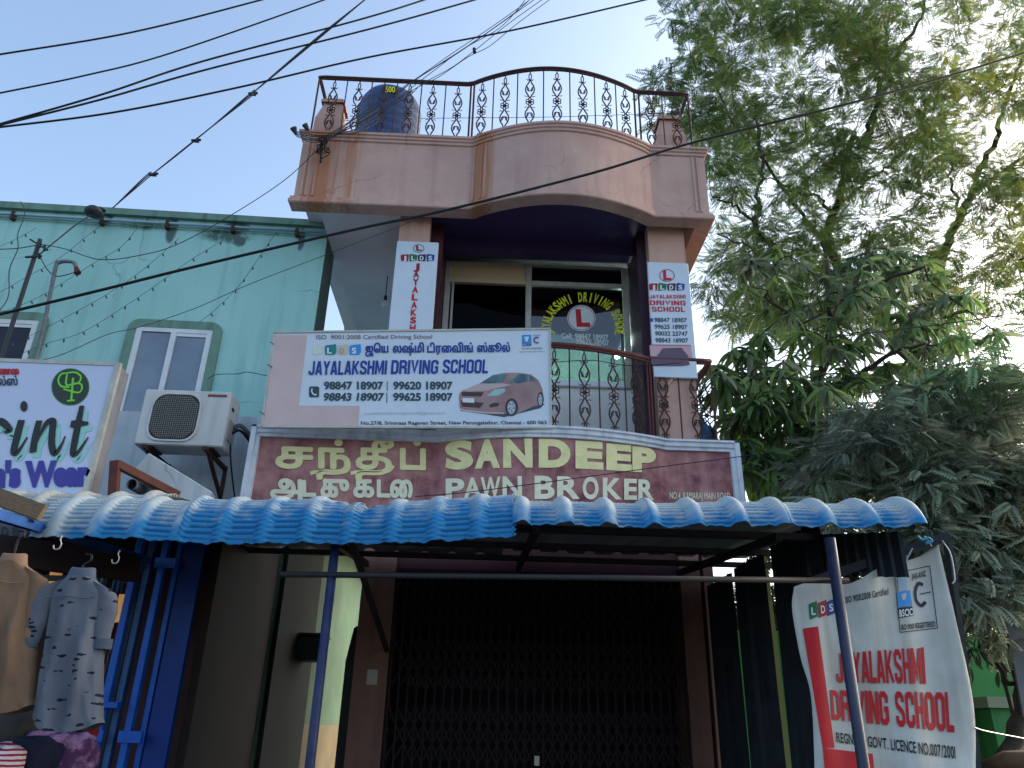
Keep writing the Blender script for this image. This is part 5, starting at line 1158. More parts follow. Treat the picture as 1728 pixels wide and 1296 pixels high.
# ------------------------------------------------------------------ cables
def cable(name, label, pts, Y0, Y1, r, m=M_black, group='overhead cables', cat='cable', n=10):
    P = [at(x, y, Y0+(Y1-Y0)*i/(len(pts)-1)) for i, (x, y) in enumerate(pts)]
    o = MB().tube(smooth_path(P, n), r, 6).build(name, m, None, smooth=True, fixn=False); return tag(o, label, cat, group)
cable('overhead_cable', 'topmost black cable crossing the upper left sky', [(-20, 95), (220, 55), (440, 0), (560, -34)], 5, 5.6, .0085)
cable('overhead_cable', 'second black cable down from the top crossing the upper left sky', [(-20, 161), (145, 127), (290, 89), (560, -5), (640, -36)], 5, 5.6, .0075)
cable('overhead_cable', 'upper one of three black cables fanning out from the left edge', [(-20, 215), (170, 160), (340, 104), (600, 35), (715, 0), (800, -30)], 5, 5.8, .009)
cable('overhead_cable', 'middle one of three black cables fanning out from the left edge', [(-20, 216), (170, 168), (350, 117), (620, 50), (800, 0), (900, -30)], 5, 5.8, .009)
cable('overhead_cable', 'lowest one of three black cables, the one passing just above the roof railing', [(-20, 217), (190, 190), (400, 148), (620, 97), (860, 52), (1100, -3), (1200, -28)], 5, 5.8, .009)
cable('overhead_cable', 'thick black cable crossing in front of the whole building from lower left to upper right', [(-20, 535), (160, 492), (333, 449), (600, 387), (760, 353), (1000, 292), (1168, 241), (1400, 183), (1560, 140), (1760, 80)], 5, 5.4, .0115)
cable('overhead_cable', 'thin dark line crossing the pawn broker sign and the mango tree', [(700, 838), (820, 827), (1120, 787), (1245, 771), (1480, 737), (1760, 694)], 5.6, 5.6, .0035)
cable('overhead_cable', 'thin line crossing the mango leaves towards the right edge', [(1400, 570), (1500, 558), (1640, 540), (1760, 520)], 6, 6, .0045)
bun = thing('service_cable_bundle', 'clamped grey twin service cable rising from the turquoise roof edge into the sky', 'cable', at(330, 235, 6.5))
for off, r in ((0, .007), (3.0, .006), (-2.5, .005)):
    pts = [(195-5, 345+6), (250+off*.3, 296+off), (262, 290), (330-off*.3, 236), (425+off*.2, 158+off), (430, 154), (530+off*.2, 70-off), (620, -4), (650, -30)]
    P = [at(x, y, 7.3-.25*i) for i, (x, y) in enumerate(pts)]; MB().tube(smooth_path(P, 6), r, 5).build('strand', M_cable, bun, smooth=True)
for i, (x, y, Y) in enumerate(((259, 293, 6.9), (331, 236, 6.55), (427, 157, 6.2))):
    MB().tube([at(x-8, y+1, Y), at(x+8, y, Y)], .014, 6).build('clamp', M_cable, bun); MB().tube([at(x-7, y+3, Y), at(x+5, y+4, Y)], .009, 6).build('clamp', M_cable, bun)
cable('service_cable', 'double wire between the pole crossarm and the round cable clamp', [(66, 430), (100, 402), (130, 378), (158, 360)], 6.95, 7.3, .008, M_cable, 'house service wires')
bun2 = thing('drop_wire_bundle', 'loose bundle of thin wires tied to the left part of the roof railing', 'cable', at(700, 135, 6.9))
for k, pts in enumerate(([(545, 236), (620, 185), (700, 134), (760, 92), (830, 45), (905, -8)], [(550, 240), (640, 178), (705, 132), (772, 90), (850, 36), (912, -8)], [(548, 238), (650, 182), (706, 139), (780, 84), (842, 48), (880, 8), (888, -8)],
                         [(540, 235), (660, 165), (703, 133), (790, 77), (868, 22), (900, -6)], [(560, 232), (680, 168), (712, 142), (762, 114), (800, 86), (858, 40), (925, -8)], [(600, 214), (700, 150), (740, 130), (790, 96), (826, 78), (870, 42), (940, -10)])):
    P = [at(x, y, 6.85-.14*i) for i, (x, y) in enumerate(pts)]; MB().tube(smooth_path(P, 6), .0042, 5).build('wire', M_cable, bun2)
MB().tube([at(800, 82, 6.3), at(801, 89, 6.3)], .02, 6).build('clamp', M_black, bun2)
tg = thing('wire_tangle', 'black knotted wires hanging over the rusty left end of the parapet', 'wires', at(542, 245, 6.8))
rr = random.Random(5)
for k in range(9):
    p0 = (542+rr.uniform(-4, 8), 232+rr.uniform(-4, 6)); pts = [p0]
    for q in range(5): pts.append((p0[0]+rr.uniform(-8, 10), p0[1]+8*q*rr.uniform(.3, 1)))
    MB().tube(smooth_path([at(x, y, 6.80+rr.uniform(-.03, .03)) for x, y in pts], 4), .006, 5).build('wire', M_black, tg)
for k in range(5): MB().tube(smooth_path([at(500, 222+k*2, 6.82), at(540, 228+k*3, 6.78), at(600, 224-k*6, 6.78), at(640, 205-k*7, 6.95)], 5), .005, 5).build('wire', M_cable, tg)
MB().tube([at(542, 240, 6.81), at(541, 274, 6.83)], .012, 6).build('rope_end', M_black, tg)
fl = thing('flood_lamp', 'small grey lamp fixed on the outer left corner of the parapet', 'lamp', at(497, 220, 6.85))
MB().tube([at(500, 228, 6.88), at(495, 216, 6.85)], [.012, .04], 8).build('head', M_cable, fl); MB().tube([at(520, 220, 6.88), at(514, 210, 6.85)], [.02, .035], 8).build('bracket', M_cable, fl)
cable('house_wire', 'long sagging wire from the parapet corner down across the turquoise wall', [(543, 245), (480, 304), (385, 366), (300, 412), (240, 430), (170, 438), (110, 420), (68, 412)], 6.85, 6.95, .0045, M_cable, 'house service wires')
cable('house_wire', 'faint wire from the window top up to the dark overhang', [(-10, 618), (90, 603), (180, 565), (235, 552), (330, 520), (420, 480), (555, 428), (700, 372)], 7.3, 6.9, .0035, M_cable, 'house service wires')
cable('house_wire', 'thin wire leaving the pole to the left edge', [(-10, 421), (30, 419), (66, 413)], 7, 7, .005, M_cable, 'house service wires')
cable('house_wire', 'loose wire hanging in a curve down the left edge of the turquoise wall', [(35, 340), (42, 360), (30, 395), (30, 420), (16, 455), (14, 500), (-5, 530)], 7.35, 7.3, .005, M_cable, 'house service wires')
cable('house_wire', 'short wavy wire from the window corner to the driving school board', [(350, 640), (365, 632), (400, 631), (418, 628), (450, 634)], 7.5, 7.2, .004, M_cable, 'house service wires')
cable('house_wire', 'thin wire across the middle of the balcony railing', [(880, 610), (935, 611), (1000, 608), (1050, 616), (1090, 617), (1150, 612)], 6.9, 7.0, .004, M_black, 'house service wires')
cable('house_wire', 'thin straight wire seen through the roof railing', [(540, 205), (700, 200), (900, 198), (1040, 194), (1160, 190)], 8.6, 8.6, .004, M_cable, 'house service wires')
# string lights
M_bulb = mat('tiny_bulb', (70, 96, 104), (50, 70, 80), ns=20, rough=.3)
STR = [([(-5, 418), (30, 402), (62, 384)], 'short string of small unlit bulbs high at the left edge of the turquoise wall'),
       ([(-5, 496), (55, 462), (100, 436), (150, 396), (197, 362)], 'string of small unlit bulbs running down behind the pole'),
       ([(-5, 530), (68, 500), (155, 446), (205, 416), (232, 384)], 'string of small unlit bulbs ending above the hooked lamp'),
       ([(-5, 588), (60, 562), (110, 536), (185, 494), (245, 452), (302, 402)], 'string of small unlit bulbs passing below the hooked lamp'),
       ([(20, 603), (78, 580), (140, 560), (218, 512), (262, 482), (320, 440), (378, 404)], 'string of small unlit bulbs running to the middle stain of the roof edge'),
       ([(335, 545), (366, 520), (405, 480), (440, 430), (466, 392)], 'string of small unlit bulbs above the right corner of the window')]
bulb0 = None
for pts, lab in STR:
    t = thing('string_light', lab, 'string lights', at(pts[len(pts)//2][0], pts[len(pts)//2][1], 7.42), 'string lights on the turquoise wall')
    P = smooth_path([at(x, y, GY(at(x, y, 7.5).x)-.12) for x, y in pts], 10)
    MB().tube(P, .0028, 4).build('wire', M_cable, t)
    acc = 0
    for a_, b_ in zip(P, P[1:]):
        acc += (b_-a_).length
        if acc > .155:
            acc = 0
            if bulb0 is None:
                bulb0 = MB().tube([Vector((0, 0, 0)), Vector((.004, 0, -.012)), Vector((.008, 0, -.028)), Vector((.01, 0, -.045))], [.004, .009, .011, .004], 6).build('bulb', M_bulb, None)
                bulb0.parent = t; bulb0.location = b_-WL[t.name]
            else: copy_of(bulb0, t, b_-WL[t.name]).rotation_euler = (0, random.uniform(-.4, .4), 0)
# mould stains on the turquoise wall under the clamps (thin plaster flakes with a shape of their own are left to the wall material)
def add_stains(m, spots, col):
    n = m.node_tree; P = n.nodes['Principled BSDF']; src = P.inputs['Base Color'].links[0].from_socket
    g = n.nodes.new('ShaderNodeNewGeometry'); sp = n.nodes.new('ShaderNodeSeparateXYZ'); n.links.new(g.outputs['Position'], sp.inputs[0])
    mp = n.nodes.new('ShaderNodeMapping'); mp.inputs['Scale'].default_value = (9, 9, 5); n.links.new(g.outputs['Position'], mp.inputs[0])
    t = n.nodes.new('ShaderNodeTexNoise'); t.inputs['Scale'].default_value = 1; t.inputs['Detail'].default_value = 9; t.inputs['Roughness'].default_value = .75; n.links.new(mp.outputs[0], t.inputs[0])
    def M_(op, a, b): 
        k = n.nodes.new('ShaderNodeMath'); k.operation = op
        for i, q in enumerate((a, b)):
            if isinstance(q, (int, float)): k.inputs[i].default_value = q
            else: n.links.new(q, k.inputs[i])
        return k.outputs[0]
    tot = None
    for x, z, wx, wz, st in spots:
        dx = M_('DIVIDE', M_('SUBTRACT', sp.outputs[0], x), wx); dz = M_('DIVIDE', M_('SUBTRACT', sp.outputs[2], z), wz)
        r_ = M_('ADD', M_('MULTIPLY', dx, dx), M_('MULTIPLY', dz, dz)); v = M_('MULTIPLY', M_('MAXIMUM', M_('SUBTRACT', 1.0, r_), 0), st); tot = v if tot is None else M_('MAXIMUM', tot, v)
    f = M_('MINIMUM', M_('MULTIPLY', M_('MAXIMUM', M_('SUBTRACT', M_('MULTIPLY', t.outputs[0], M_('ADD', tot, .0)), .26), 0), 5), .85)
    mx = n.nodes.new('ShaderNodeMix'); mx.data_type = 'RGBA'; n.links.new(f, mx.inputs[0]); n.links.new(src, mx.inputs[6]); mx.inputs[7].default_value = lin(col); n.links.new(mx.outputs[2], P.inputs['Base Color'])
sx_ = lambda px, py: at(px, py, 7.55)
sp_ = []
for px, py, wx, wz, st in ((290, 388, .10, .26, 1.25), (400, 382, .22, .12, 1.3), (403, 405, .12, .12, 1.1), (508, 400, .06, .25, 1.1), (380, 395, .5, .2, .9), (240, 380, .5, .15, .85), (185, 372, .08, .15, 1.0)):
    q = sx_(px, py); sp_.append((q.x, q.z, wx, wz, st))
add_stains(M_teal, sp_, (58, 74, 72))

# ------------------------------------------------------------------ trees
def np_mesh(name, V, F4, tint, m, parent=None):
    """V (n,3), F4 (k,4) index array, tint (n,3)"""
    me = bpy.data.meshes.new(name); pl = WL[parent.name] if parent else Vector((0, 0, 0)); V = V-np.array(pl)
    me.vertices.add(len(V)); me.vertices.foreach_set('co', V.astype(np.float32).ravel())
    k = len(F4); me.loops.add(k*4); me.loops.foreach_set('vertex_index', F4.astype(np.int32).ravel())
    me.polygons.add(k); me.polygons.foreach_set('loop_start', np.arange(0, k*4, 4, dtype=np.int32)); me.polygons.foreach_set('loop_total', np.full(k, 4, dtype=np.int32))
    me.update(calc_edges=True); a = me.color_attributes.new('tint', 'FLOAT_COLOR', 'POINT')
    a.data.foreach_set('color', np.hstack([tint, np.ones((len(V), 1))]).astype(np.float32).ravel()); return link(name, me, m, parent)
def pinnate(n=8, ll=.26, lw=.075, sweep_=.45):
    V = []; F = []
    for i in range(n):
        t = .12+.86*i/(n-1); zr = -.22*t*t
        for s in (-1, 1):
            L = ll*(1-.35*abs(t-.45)); d = np.array([sweep_, s*1.0, -.25]); d /= np.linalg.norm(d); b = np.array([t, 0, zr]); pw = np.array([d[1]*-1*s, abs(d[0]), 0])*s
            px_ = np.cross(d, [0, 0, 1]); px_ /= np.linalg.norm(px_); k = len(V)
            V += [b, b+d*L*.45+px_*lw*L/ll*.5, b+d*L+np.array([.03, 0, -.05]), b+d*L*.5-px_*lw*L/ll*.5]; F.append((k, k+1, k+2, k+3))
    k = len(V); V += [np.array([0, .004, 0]), np.array([1, .004, -.22]), np.array([1, -.004, -.22]), np.array([0, -.004, 0])]; F.append((k, k+1, k+2, k+3))
    k = len(V); V += [np.array([.98, 0, -.2]), np.array([1.1, .035, -.25]), np.array([1.22, 0, -.3]), np.array([1.1, -.035, -.25])]; F.append((k, k+1, k+2, k+3))
    return np.array(V), np.array(F)
def frames(n, dirs):
    """rotation matrices with local +x along dirs"""
    d = dirs/np.linalg.norm(dirs, axis=1, keepdims=True); up = np.tile([0, 0, 1.], (n, 1)); y = np.cross(up, d); y /= np.linalg.norm(y, axis=1, keepdims=True)+1e-9; z = np.cross(d, y)
    roll = RNG.normal(0, .5, n)[:, None]; y2 = y*np.cos(roll)+z*np.sin(roll); z2 = np.cross(d, y2); return np.stack([d, y2, z2], axis=2)
def scatter(tmpl, pos, dirs, size, tint):
    V0, F0 = tmpl; n = len(pos); R_ = frames(n, dirs); V = np.einsum('nij,kj->nki', R_, V0)*size[:, None, None]+pos[:, None, :]
    F = F0[None]+(np.arange(n)*len(V0))[:, None, None]; T = np.repeat(tint[:, None, :], len(V0), axis=1); return V.reshape(-1, 3), F.reshape(-1, 4), T.reshape(-1, 3)
def atv(px, py, Y): return np.array(at(px, py, Y))
def limb(mb, pts, r0_, r1_, jit=.03, n=7):
    P = smooth_path(pts, 6); N = len(P); P = [p+Vector((random.gauss(0, jit), random.gauss(0, jit), random.gauss(0, jit)*.5))*(0 < i < N-1) for i, p in enumerate(P)]
    mb.tube(P, [r0_+(r1_-r0_)*i/(N-1) for i in range(N)], n); return P
M_bark = mat('grey_brown_bark', (78, 68, 58), (54, 48, 42), ns=9, rough=.95, bump=.4, bs=40)
M_leaf = leafmat('leaf', .5); M_leafd = leafmat('dusty_leaf', .3, .75)
def grow_tree(name, label, base, limbs, clumps, tmpl, per, size, tintf, clump_r, leaf_m, droop=.35, twig_r=.012):
    """limbs: list of (points, r0, r1); clumps: list of (Vector, radius scale)"""
    t = thing(name, label, 'tree', base); tk = MB(); NP = []
    for pts, a_, b_ in limbs[:1]: P = limb(tk, pts, a_, b_, .02); NP += P
    tk.build('trunk', M_bark, t, smooth=True)
    for pts, a_, b_ in limbs[1:]:
        mb = MB(); P = limb(mb, pts, a_, b_); NP += P; mb.build('branch', M_bark, t, smooth=True)
    nodes = [p.copy() for p in NP]; tw = MB(); pos = []; dirs = []; sz = []; tn = []
    order = sorted(clumps, key=lambda c: min((c[0]-q).length for q in nodes))
    for c, k in order:
        q = min(nodes, key=lambda q_: (c-q_).length_squared); L = (c-q).length
        if L > .05:
            m1 = q.lerp(c, .35)+Vector((random.gauss(0, .06), random.gauss(0, .06), random.gauss(.03, .05)))*L*.8; m2 = q.lerp(c, .7)+Vector((random.gauss(0, .05), random.gauss(0, .05), random.gauss(.03, .04)))*L*.7
            P = smooth_path([q, m1, m2, c], 3); r_ = min(.03, twig_r*(.5+.5*L)); tw.tube(P, [r_*(1-.7*i/(len(P)-1)) for i in range(len(P))], 4, cap=False); nodes += P[3::3]
        n_ = max(3, int(per*k*random.uniform(.6, 1.3)))
        o = RNG.normal(0, 1, (n_, 3)); o /= np.linalg.norm(o, axis=1, keepdims=True); rad = clump_r*(RNG.random(n_)**.5)[:, None]*k
        pos.append(np.array(c)+o*rad*np.array([1, 1, .7])); d = o+RNG.normal(0, .45, (n_, 3)); d[:, 2] = d[:, 2]*.5-droop; dirs.append(d)
        sz.append(size*RNG.uniform(.65, 1.25, n_)); tn.append(tintf(c, n_))
    o_ = tw.build('twigs', M_bark, t, fixn=False); o_['kind'] = 'stuff'
    pos = np.vstack(pos); V, F, T = scatter(tmpl, pos, np.vstack(dirs), np.concatenate(sz), np.vstack(tn))
    cr = np_mesh('crown', V, F, T, leaf_m, t); cr['kind'] = 'stuff'; return t
def tint_neem(c, n_):
    s = 864+1300*((c-CAMPOS).dot(RT))/((c-CAMPOS).dot(FW)); yv = 648-1300*((c-CAMPOS).dot(UP))/((c-CAMPOS).dot(FW)); yl = min(max((s-1450)/300, 0), 1)*.75+.12
    g = np.tile([.085, .165, .045], (n_, 1)); y = np.tile([.30, .29, .03], (n_, 1)); clump_y = random.random() < yl*.55; f = np.clip(RNG.normal(.55 if clump_y else .1, .15, n_), 0, 1)[:, None]
    b = RNG.uniform(.55, 1.25, n_)[:, None]*random.uniform(.75, 1.2); return (g*(1-f)+y*f)*b
A_ = lambda *q: at(q[0], q[1], q[2])
NY = 11
neem_limbs = [([A_(1500, 1240, 12), A_(1520, 900, 12), A_(1545, 620, 12), A_(1590, 430, 12)], .20, .10),
  ([A_(1590, 430, 12), A_(1622, 365, 12), A_(1645, 310, 12), A_(1680, 235, 11.8), A_(1700, 170, 11.6), A_(1728, 90, 11.4)], .09, .03),
  ([A_(1645, 318, 12), A_(1690, 290, 12), A_(1740, 258, 12), A_(1790, 240, 12)], .05, .02),
  ([A_(1620, 368, 12), A_(1605, 310, 11.8), A_(1600, 260, 11.6), A_(1560, 200, 11.4)], .035, .012),
  ([A_(1545, 620, 12), A_(1470, 520, 11.6), A_(1400, 420, 11.2), A_(1412, 350, 11), A_(1425, 290, 11), A_(1440, 230, 11)], .10, .05),
  ([A_(1462, 245, 11), A_(1475, 190, 10.8), A_(1500, 112, 10.6), A_(1545, 50, 10.4), A_(1565, -20, 10.3)], .055, .025),
  ([A_(1440, 230, 11), A_(1462, 245, 11), A_(1475, 200, 11), A_(1492, 120, 11), A_(1497, 40, 11), A_(1508, -30, 11)], .04, .018),
  ([A_(1418, 345, 11), A_(1455, 310, 11), A_(1500, 280, 10.8), A_(1560, 230, 10.5)], .035, .012),
  ([A_(1405, 360, 11), A_(1380, 335, 10.8), A_(1345, 325, 10.6), A_(1300, 300, 10.4)], .035, .012),
  ([A_(1470, 520, 11.6), A_(1380, 470, 10.8), A_(1285, 400, 10.2), A_(1280, 340, 10.1), A_(1284, 280, 10), A_(1275, 180, 10)], .055, .02),
  ([A_(1285, 400, 10.2), A_(1255, 360, 10), A_(1220, 340, 9.9), A_(1200, 330, 9.8)], .03, .01), ([A_(1380, 470, 10.8), A_(1300, 430, 10.4), A_(1210, 395, 10)], .03, .01),
  ([A_(1400, 420, 11.2), A_(1350, 360, 11), A_(1310, 300, 10.8), A_(1240, 210, 10.5), A_(1190, 110, 10.4)], .04, .012)]
cl = []
while len(cl) < 560:
    x = random.uniform(1095, 1790); y = random.uniform(-60, 560)
    edge = 1180-90*math.exp(-((y-160)/80)**2)-50*math.exp(-((y-20)/70)**2)+(y > 330)*15
    if x < edge: continue
    if x < edge+35 and random.random() < .5: continue
    # keep the sky holes of the photograph
    if any(((x-hx)/rx_)**2+((y-hy)/ry_)**2 < 1 for hx, hy, rx_, ry_ in ((1250, 80, 38, 26), (1545, 115, 32, 26), (1400, 330, 30, 18), (1500, 345, 60, 26), (1330, 355, 34, 20), (1680, 240, 40, 38), (1395, 130, 24, 30), (1655, 60, 30, 34), (1270, 150, 24, 30), (1200, 420, 20, 30), (1320, 210, 22, 18), (1470, 200, 18, 24), (1600, 330, 30, 30), (1230, 500, 30, 30))) and random.random() < .85: continue
    if x > 1590 and random.random() < .25: continue
    Y = random.uniform(9.2, 12.6) if x > 1180 else random.uniform(9.6, 10.6)
    cl.append((at(x, y, Y), random.uniform(.7, 1.15)))
grow_tree('neem_tree', 'tall airy neem tree with fine green and yellowish leaflets filling the upper right', (A_(1500, 1240, 12).x, 12, 0), neem_limbs, cl, pinnate(8, .27, .10), 38, .225, tint_neem, .34, M_leaf, droop=.15)

# mango tree: drooping whorls of long leaves
def mango_leaf():
    n = 6; V = []; F = []
    for i in range(n+1):
        t = i/n; wd = .088*math.sin(PI*min(t*.93+.05, 1))**.75; z = -.68*t**1.8; x = t*(1-.30*t)
        V += [(x, -wd, z-.035), (x, 0, z+.0), (x, wd, z-.035)]
    for i in range(n):
        k = 3*i; F += [(k, k+1, k+4, k+3), (k+1, k+2, k+5, k+4)]
    return np.array(V), np.array(F)
ML = mango_leaf()
mg = thing('mango_tree', 'mango tree with drooping whorls of long leaves right of the balcony', 'tree', (A_(1400, 1100, 8.6).x, 8.6, 0))
mt_ = MB(); limb(mt_, [(A_(1400, 1100, 8.6).x, 8.6, 0), A_(1395, 1000, 8.6), A_(1370, 830, 8.5), A_(1375, 700, 8.4), A_(1400, 560, 8.4), A_(1395, 440, 8.4)], .11, .03, .02); mt_.build('trunk', M_bark, mg, smooth=True)
mnodes = [A_(1370, 830, 8.5), A_(1372, 760, 8.5), A_(1375, 700, 8.4), A_(1388, 620, 8.4), A_(1400, 560, 8.4), A_(1397, 500, 8.4), A_(1395, 440, 8.4)]
for pts in ([(1375, 720), (1330, 670), (1280, 640), (1245, 640)], [(1375, 700), (1440, 640), (1500, 600), (1560, 580)], [(1395, 600), (1340, 540), (1290, 500)], [(1400, 560), (1450, 500), (1500, 470), (1560, 450)], [(1372, 790), (1420, 800), (1440, 790)], [(1372, 760), (1310, 740), (1275, 720)]):
    mb = MB(); P = limb(mb, [at(x, y, 8.4-.3*i) for i, (x, y) in enumerate(pts)], .045, .015, .015); mb.build('branch', M_bark, mg, smooth=True); mnodes += P
wh = [(1265, 640, 7.4), (1395, 655, 6.9), (1350, 640, 7.2), (1225, 665, 7.6), (1455, 640, 7.2), (1300, 690, 7.4), (1290, 560, 7.6), (1335, 530, 7.6), (1410, 590, 7.5), (1440, 500, 7.5), (1500, 505, 7.6), (1395, 790, 6.6), (1345, 810, 6.9), (1250, 700, 7.5), (1320, 730, 7.6), (1370, 720, 7.6), (1260, 590, 7.8), (1470, 560, 7.5), (1540, 540, 7.6), (1520, 450, 7.9), (1460, 440, 7.9), (1390, 470, 7.9), (1345, 440, 8.1), (1300, 450, 8.2), (1600, 500, 7.8), (1610, 570, 7.4), (1560, 620, 7.3), (1680, 560, 7.6), (1700, 620, 7.4), (1235, 720, 7.7), (1262, 745, 7.4), (1290, 770, 7.5), (1330, 770, 7.3), (1310, 800, 7.4), (1360, 760, 7.4)]
rr = random.Random(3)
while len(wh) < 190:
    x, y = rr.uniform(1215, 1640), rr.uniform(420, 800)
    if x > 1480 and y > 650: continue
    if x < 1260 and y < 560: continue
    if ((x-1215)/60)**2+((y-590)/60)**2 < 1 or rr.random() < .1: continue
    wh.append((x, y, rr.uniform(7.6, 9.0)))
MT = [(.12, .22, .065), (.085, .16, .07), (.17, .28, .075), (.15, .20, .12), (.11, .155, .10)]
leafmesh = []
def leaf_mesh_for(tint, k):
    V, F = ML; me = bpy.data.meshes.new('leaf'); V2 = V.copy(); V2[:, 2] *= (.7, 1.0, 1.35)[k % 3]; V2[:, 1] *= (1, .85, 1.1)[k % 3]
    me.from_pydata(V2.tolist(), [], F.tolist()); a = me.color_attributes.new('tint', 'FLOAT_COLOR', 'POINT'); a.data.foreach_set('color', [q for _ in V2 for q in (*tint, 1)])
    me.polygons.foreach_set('use_smooth', [True]*len(me.polygons)); me.materials.append(M_leaf); return me
for k in range(9): leafmesh.append(leaf_mesh_for(MT[k % 5], k))
for _ in range(46): wh.append((rr.uniform(1208, 1420), rr.uniform(590, 805), rr.uniform(7.1, 8.0)))
LP = []; tw = MB()
for i, (x, y, Y) in enumerate(wh):
    c = at(x, y, Y); q = min(mnodes, key=lambda q_: (c-q_).length_squared)
    m1 = q.lerp(c, .5)+Vector((rr.gauss(0, .05), rr.gauss(0, .05), rr.gauss(.03, .04))); P = smooth_path([q, m1, c], 4); tw.tube(P, [.012*(1-.5*k/(len(P)-1)) for k in range(len(P))], 5, cap=False); mnodes += P[4:]
    tone = rr.choice(range(9)) if i > 4 else (2, 2, 6, 2, 0)[i]; n_ = rr.randint(12, 18); sz = rr.uniform(.25, .37)
    for k in range(n_):
        a_ = 2*PI*k/n_*1.618*3+rr.gauss(0, .2); el = rr.uniform(-.45, .45); d = Vector((math.cos(a_)*math.cos(el), math.sin(a_)*math.cos(el), math.sin(el)-.1)); LP.append((c+Vector((rr.gauss(0, .01), rr.gauss(0, .01), rr.uniform(-.04, .03))), d, sz*rr.uniform(.75, 1.15), tone if rr.random() < .7 else rr.randrange(9), Y, i))
tw.build('twigs', M_bark, mg, fixn=False)['kind'] = 'stuff'
LP.sort(key=lambda q: q[4]+(0 if 1200 < 864+1300*((q[0]-CAMPOS).dot(RT))/((q[0]-CAMPOS).dot(FW)) < 1700 else 9))
def leaf_rot(d, roll):
    d = d.normalized(); y = Vector((0, 0, 1)).cross(d).normalized(); z = d.cross(y); y2 = y*math.cos(roll)+z*math.sin(roll); z2 = d.cross(y2); return Matrix((d, y2, z2)).transposed()
for p, d, s, k, Y, i in LP[:290]:
    o = bpy.data.objects.new('leaf', leafmesh[k]); COL.objects.link(o); o.parent = mg; R3 = leaf_rot(d, rr.gauss(0, .35)); M4 = R3.to_4x4(); M4 = Matrix.Translation(p-WL[mg.name])@M4@Matrix.Scale(s, 4); o.matrix_local = M4
rest = LP[290:]; V, F, T = scatter(ML, np.array([tuple(q[0]) for q in rest]), np.array([tuple(q[1]) for q in rest]), np.array([q[2] for q in rest]), np.array([MT[q[3] % 5] for q in rest])); c_ = np_mesh('crown', V, F, T, M_leaf, mg); c_['kind'] = 'stuff'; c_.data.polygons.foreach_set('use_smooth', [True]*len(c_.data.polygons))

# dusty low tree on the right
def tint_dust(c, n_):
    yv = 648-1300*((c-CAMPOS).dot(UP))/((c-CAMPOS).dot(FW)); s = 864+1300*((c-CAMPOS).dot(RT))/((c-CAMPOS).dot(FW))
    g = np.tile([.24, .285, .205], (n_, 1)); gr_ = np.tile([.085, .20, .07], (n_, 1)); te = np.tile([.075, .20, .14], (n_, 1))
    f = min(max((720-yv)/120, 0), 1); u_ = 1 if (s < 1480 and yv < 790) else 0
    f = np.clip(RNG.normal(f, .15, n_), 0, 1)[:, None]; b = RNG.uniform(.5, 1.35, n_)[:, None]*random.uniform(.45, 1.3); return (g*(1-f)+(te if u_ else gr_)*f)*b
dl = [([A_(1700, 1330, 6.4), A_(1722, 1180, 6.5), A_(1700, 1060, 6.6), A_(1660, 900, 6.8), A_(1620, 780, 6.9), A_(1600, 700, 7)], .07, .03),
      ([A_(1700, 1060, 6.6), A_(1690, 1000, 6.5), A_(1640, 940, 6.4), A_(1560, 860, 6.3), A_(1500, 800, 6.3), A_(1440, 760, 6.3)], .035, .012), ([A_(1722, 1180, 6.5), A_(1690, 1130, 6.6), A_(1650, 1060, 6.7), A_(1620, 1010, 6.7)], .025, .008),
      ([A_(1660, 900, 6.8), A_(1700, 800, 6.8), A_(1740, 700, 6.8)], .03, .01), ([A_(1640, 940, 6.4), A_(1600, 960, 6.2), A_(1560, 940, 6.2)], .02, .008)]
cl = []
while len(cl) < 230:
    x, y = random.uniform(1370, 1790), random.uniform(600, 1110)
    top = 600+max(0, (1640-x))*.55
    if y < top or (x < 1560 and y > 900) or (x < 1600 and y > 950): continue
    if x < 1480 and y > 800 and random.random() < .4: continue
    if y > 1010 and random.random() < .75: continue
    if ((x-1460)/30)**2+((y-850)/28)**2 < 1 : continue
    cl.append((at(x, y, random.uniform(6.0, 7.9)), random.uniform(.7, 1.2)))
grow_tree('dusty_tree', 'low dust-covered grey-green tree with feathery leaves at the right edge', (A_(1700, 1330, 6.4).x, 6.4, 0), dl, cl, pinnate(9, .22, .115), 34, .20, tint_dust, .24, M_leafd, droop=.25, twig_r=.009)
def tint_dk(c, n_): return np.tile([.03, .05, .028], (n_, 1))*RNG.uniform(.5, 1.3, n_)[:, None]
# dark bushes behind everything, between the shop and the trees
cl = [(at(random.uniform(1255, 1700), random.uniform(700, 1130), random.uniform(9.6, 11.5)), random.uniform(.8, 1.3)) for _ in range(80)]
grow_tree('background_bush', 'dark shaded bush behind the mango trunk beside the signboard', (A_(1450, 1200, 10.5).x, 10.5, 0), [([(A_(1450, 1200, 10.5).x, 10.5, 0), A_(1440, 1000, 10.5), A_(1430, 860, 10.5)], .08, .03), ([A_(1440, 1000, 10.5), A_(1350, 880, 10.4), A_(1300, 800, 10.4)], .03, .01)], cl, pinnate(7, .34, .16), 26, .34, tint_dk, .42, M_leafd)
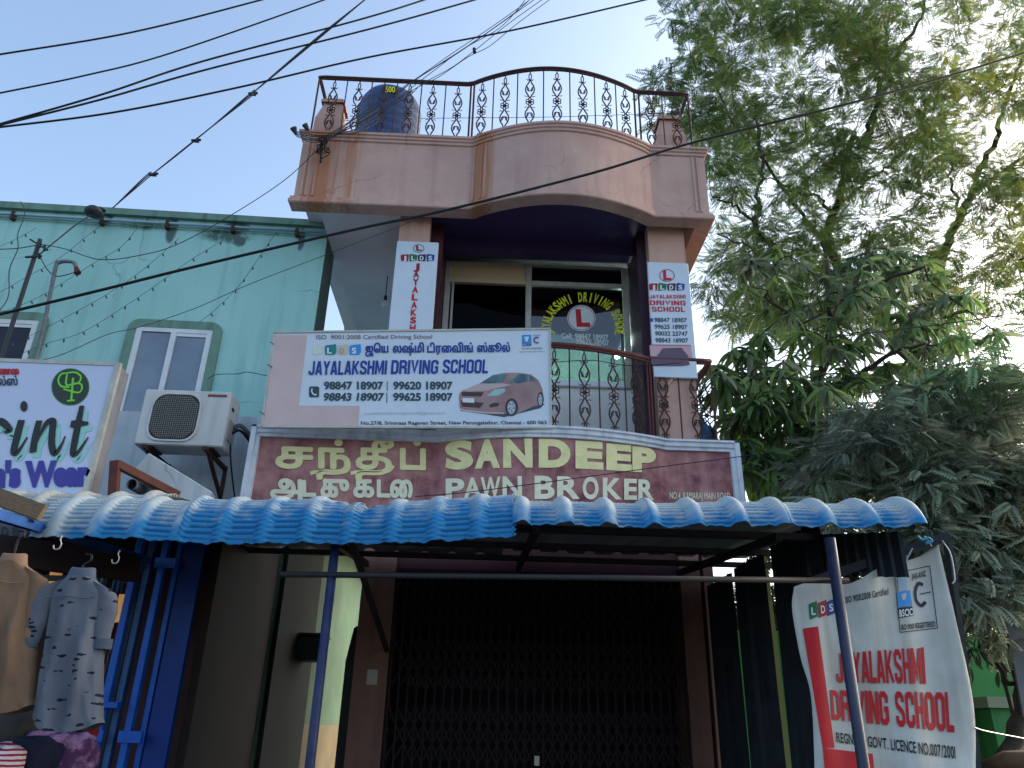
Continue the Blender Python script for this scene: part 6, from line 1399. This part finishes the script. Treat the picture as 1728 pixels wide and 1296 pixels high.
# dark shrub leaves low right
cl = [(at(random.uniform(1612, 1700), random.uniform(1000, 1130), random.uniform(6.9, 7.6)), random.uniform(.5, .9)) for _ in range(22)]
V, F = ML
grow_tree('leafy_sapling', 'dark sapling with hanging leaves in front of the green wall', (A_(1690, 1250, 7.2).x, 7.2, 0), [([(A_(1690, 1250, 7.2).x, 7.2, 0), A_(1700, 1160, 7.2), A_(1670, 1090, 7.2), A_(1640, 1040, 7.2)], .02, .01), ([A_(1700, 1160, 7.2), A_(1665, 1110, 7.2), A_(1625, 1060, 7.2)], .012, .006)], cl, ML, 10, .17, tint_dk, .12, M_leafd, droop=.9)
# bright broad-leaved plant beside the signboard
bp_ = thing('banana_plant', 'bright yellow-green broad-leaved plant between the signboard and the mango tree', 'plant', (A_(1290, 1000, 8.6).x, 8.6, 0))
M_ban = mat('banana_leaf', (108, 176, 24), (84, 150, 20), ns=3, rough=.45, stretch=(1, 1, 12))
nb_ = M_ban.node_tree; tl_ = nb_.nodes.new('ShaderNodeBsdfTranslucent'); tl_.inputs[0].default_value = lin((150, 210, 30)); mxs = nb_.nodes.new('ShaderNodeMixShader'); mxs.inputs[0].default_value = .5
nb_.links.new(nb_.nodes['Principled BSDF'].outputs[0], mxs.inputs[1]); nb_.links.new(tl_.outputs[0], mxs.inputs[2]); nb_.links.new(mxs.outputs[0], nb_.nodes['Material Output'].inputs[0])
x0 = A_(1290, 1000, 8.6).x
MB().tube([(x0, 8.6, 0), (x0, 8.6, 2.2), (x0+.02, 8.6, A_(1290, 860, 8.6).z)], [.09, .08, .05], 8).build('stem', mat('banana_stem', (110, 120, 70), rough=.7), bp_)
for k, (tx, ty, wd, yy) in enumerate(((1245, 712, 30, 8.5), (1296, 748, 36, 8.7), (1330, 765, 28, 8.4), (1262, 775, 30, 8.8), (1340, 800, 26, 8.9), (1232, 695, 22, 8.9))):
    rows = []; b0 = at(1290, 870, 8.6); tp = at(tx, ty, yy); per_ = Vector((1, .2, 0)); 
    for i in range(11):
        t = i/10; c = b0.lerp(tp, t)+Vector((0, -.1*math.sin(PI*t), .12*math.sin(PI*t*.8))); w_ = wd*.0068*math.sin(PI*min(.08+t*.9, 1))**.6; rows.append([c+per_*w_*s+Vector((0, 0, -.06*abs(s))) for s in (-1, -.5, 0, .5, 1)])
    MB().grid(rows).build('leaf', M_ban, bp_, smooth=True, fixn=False)
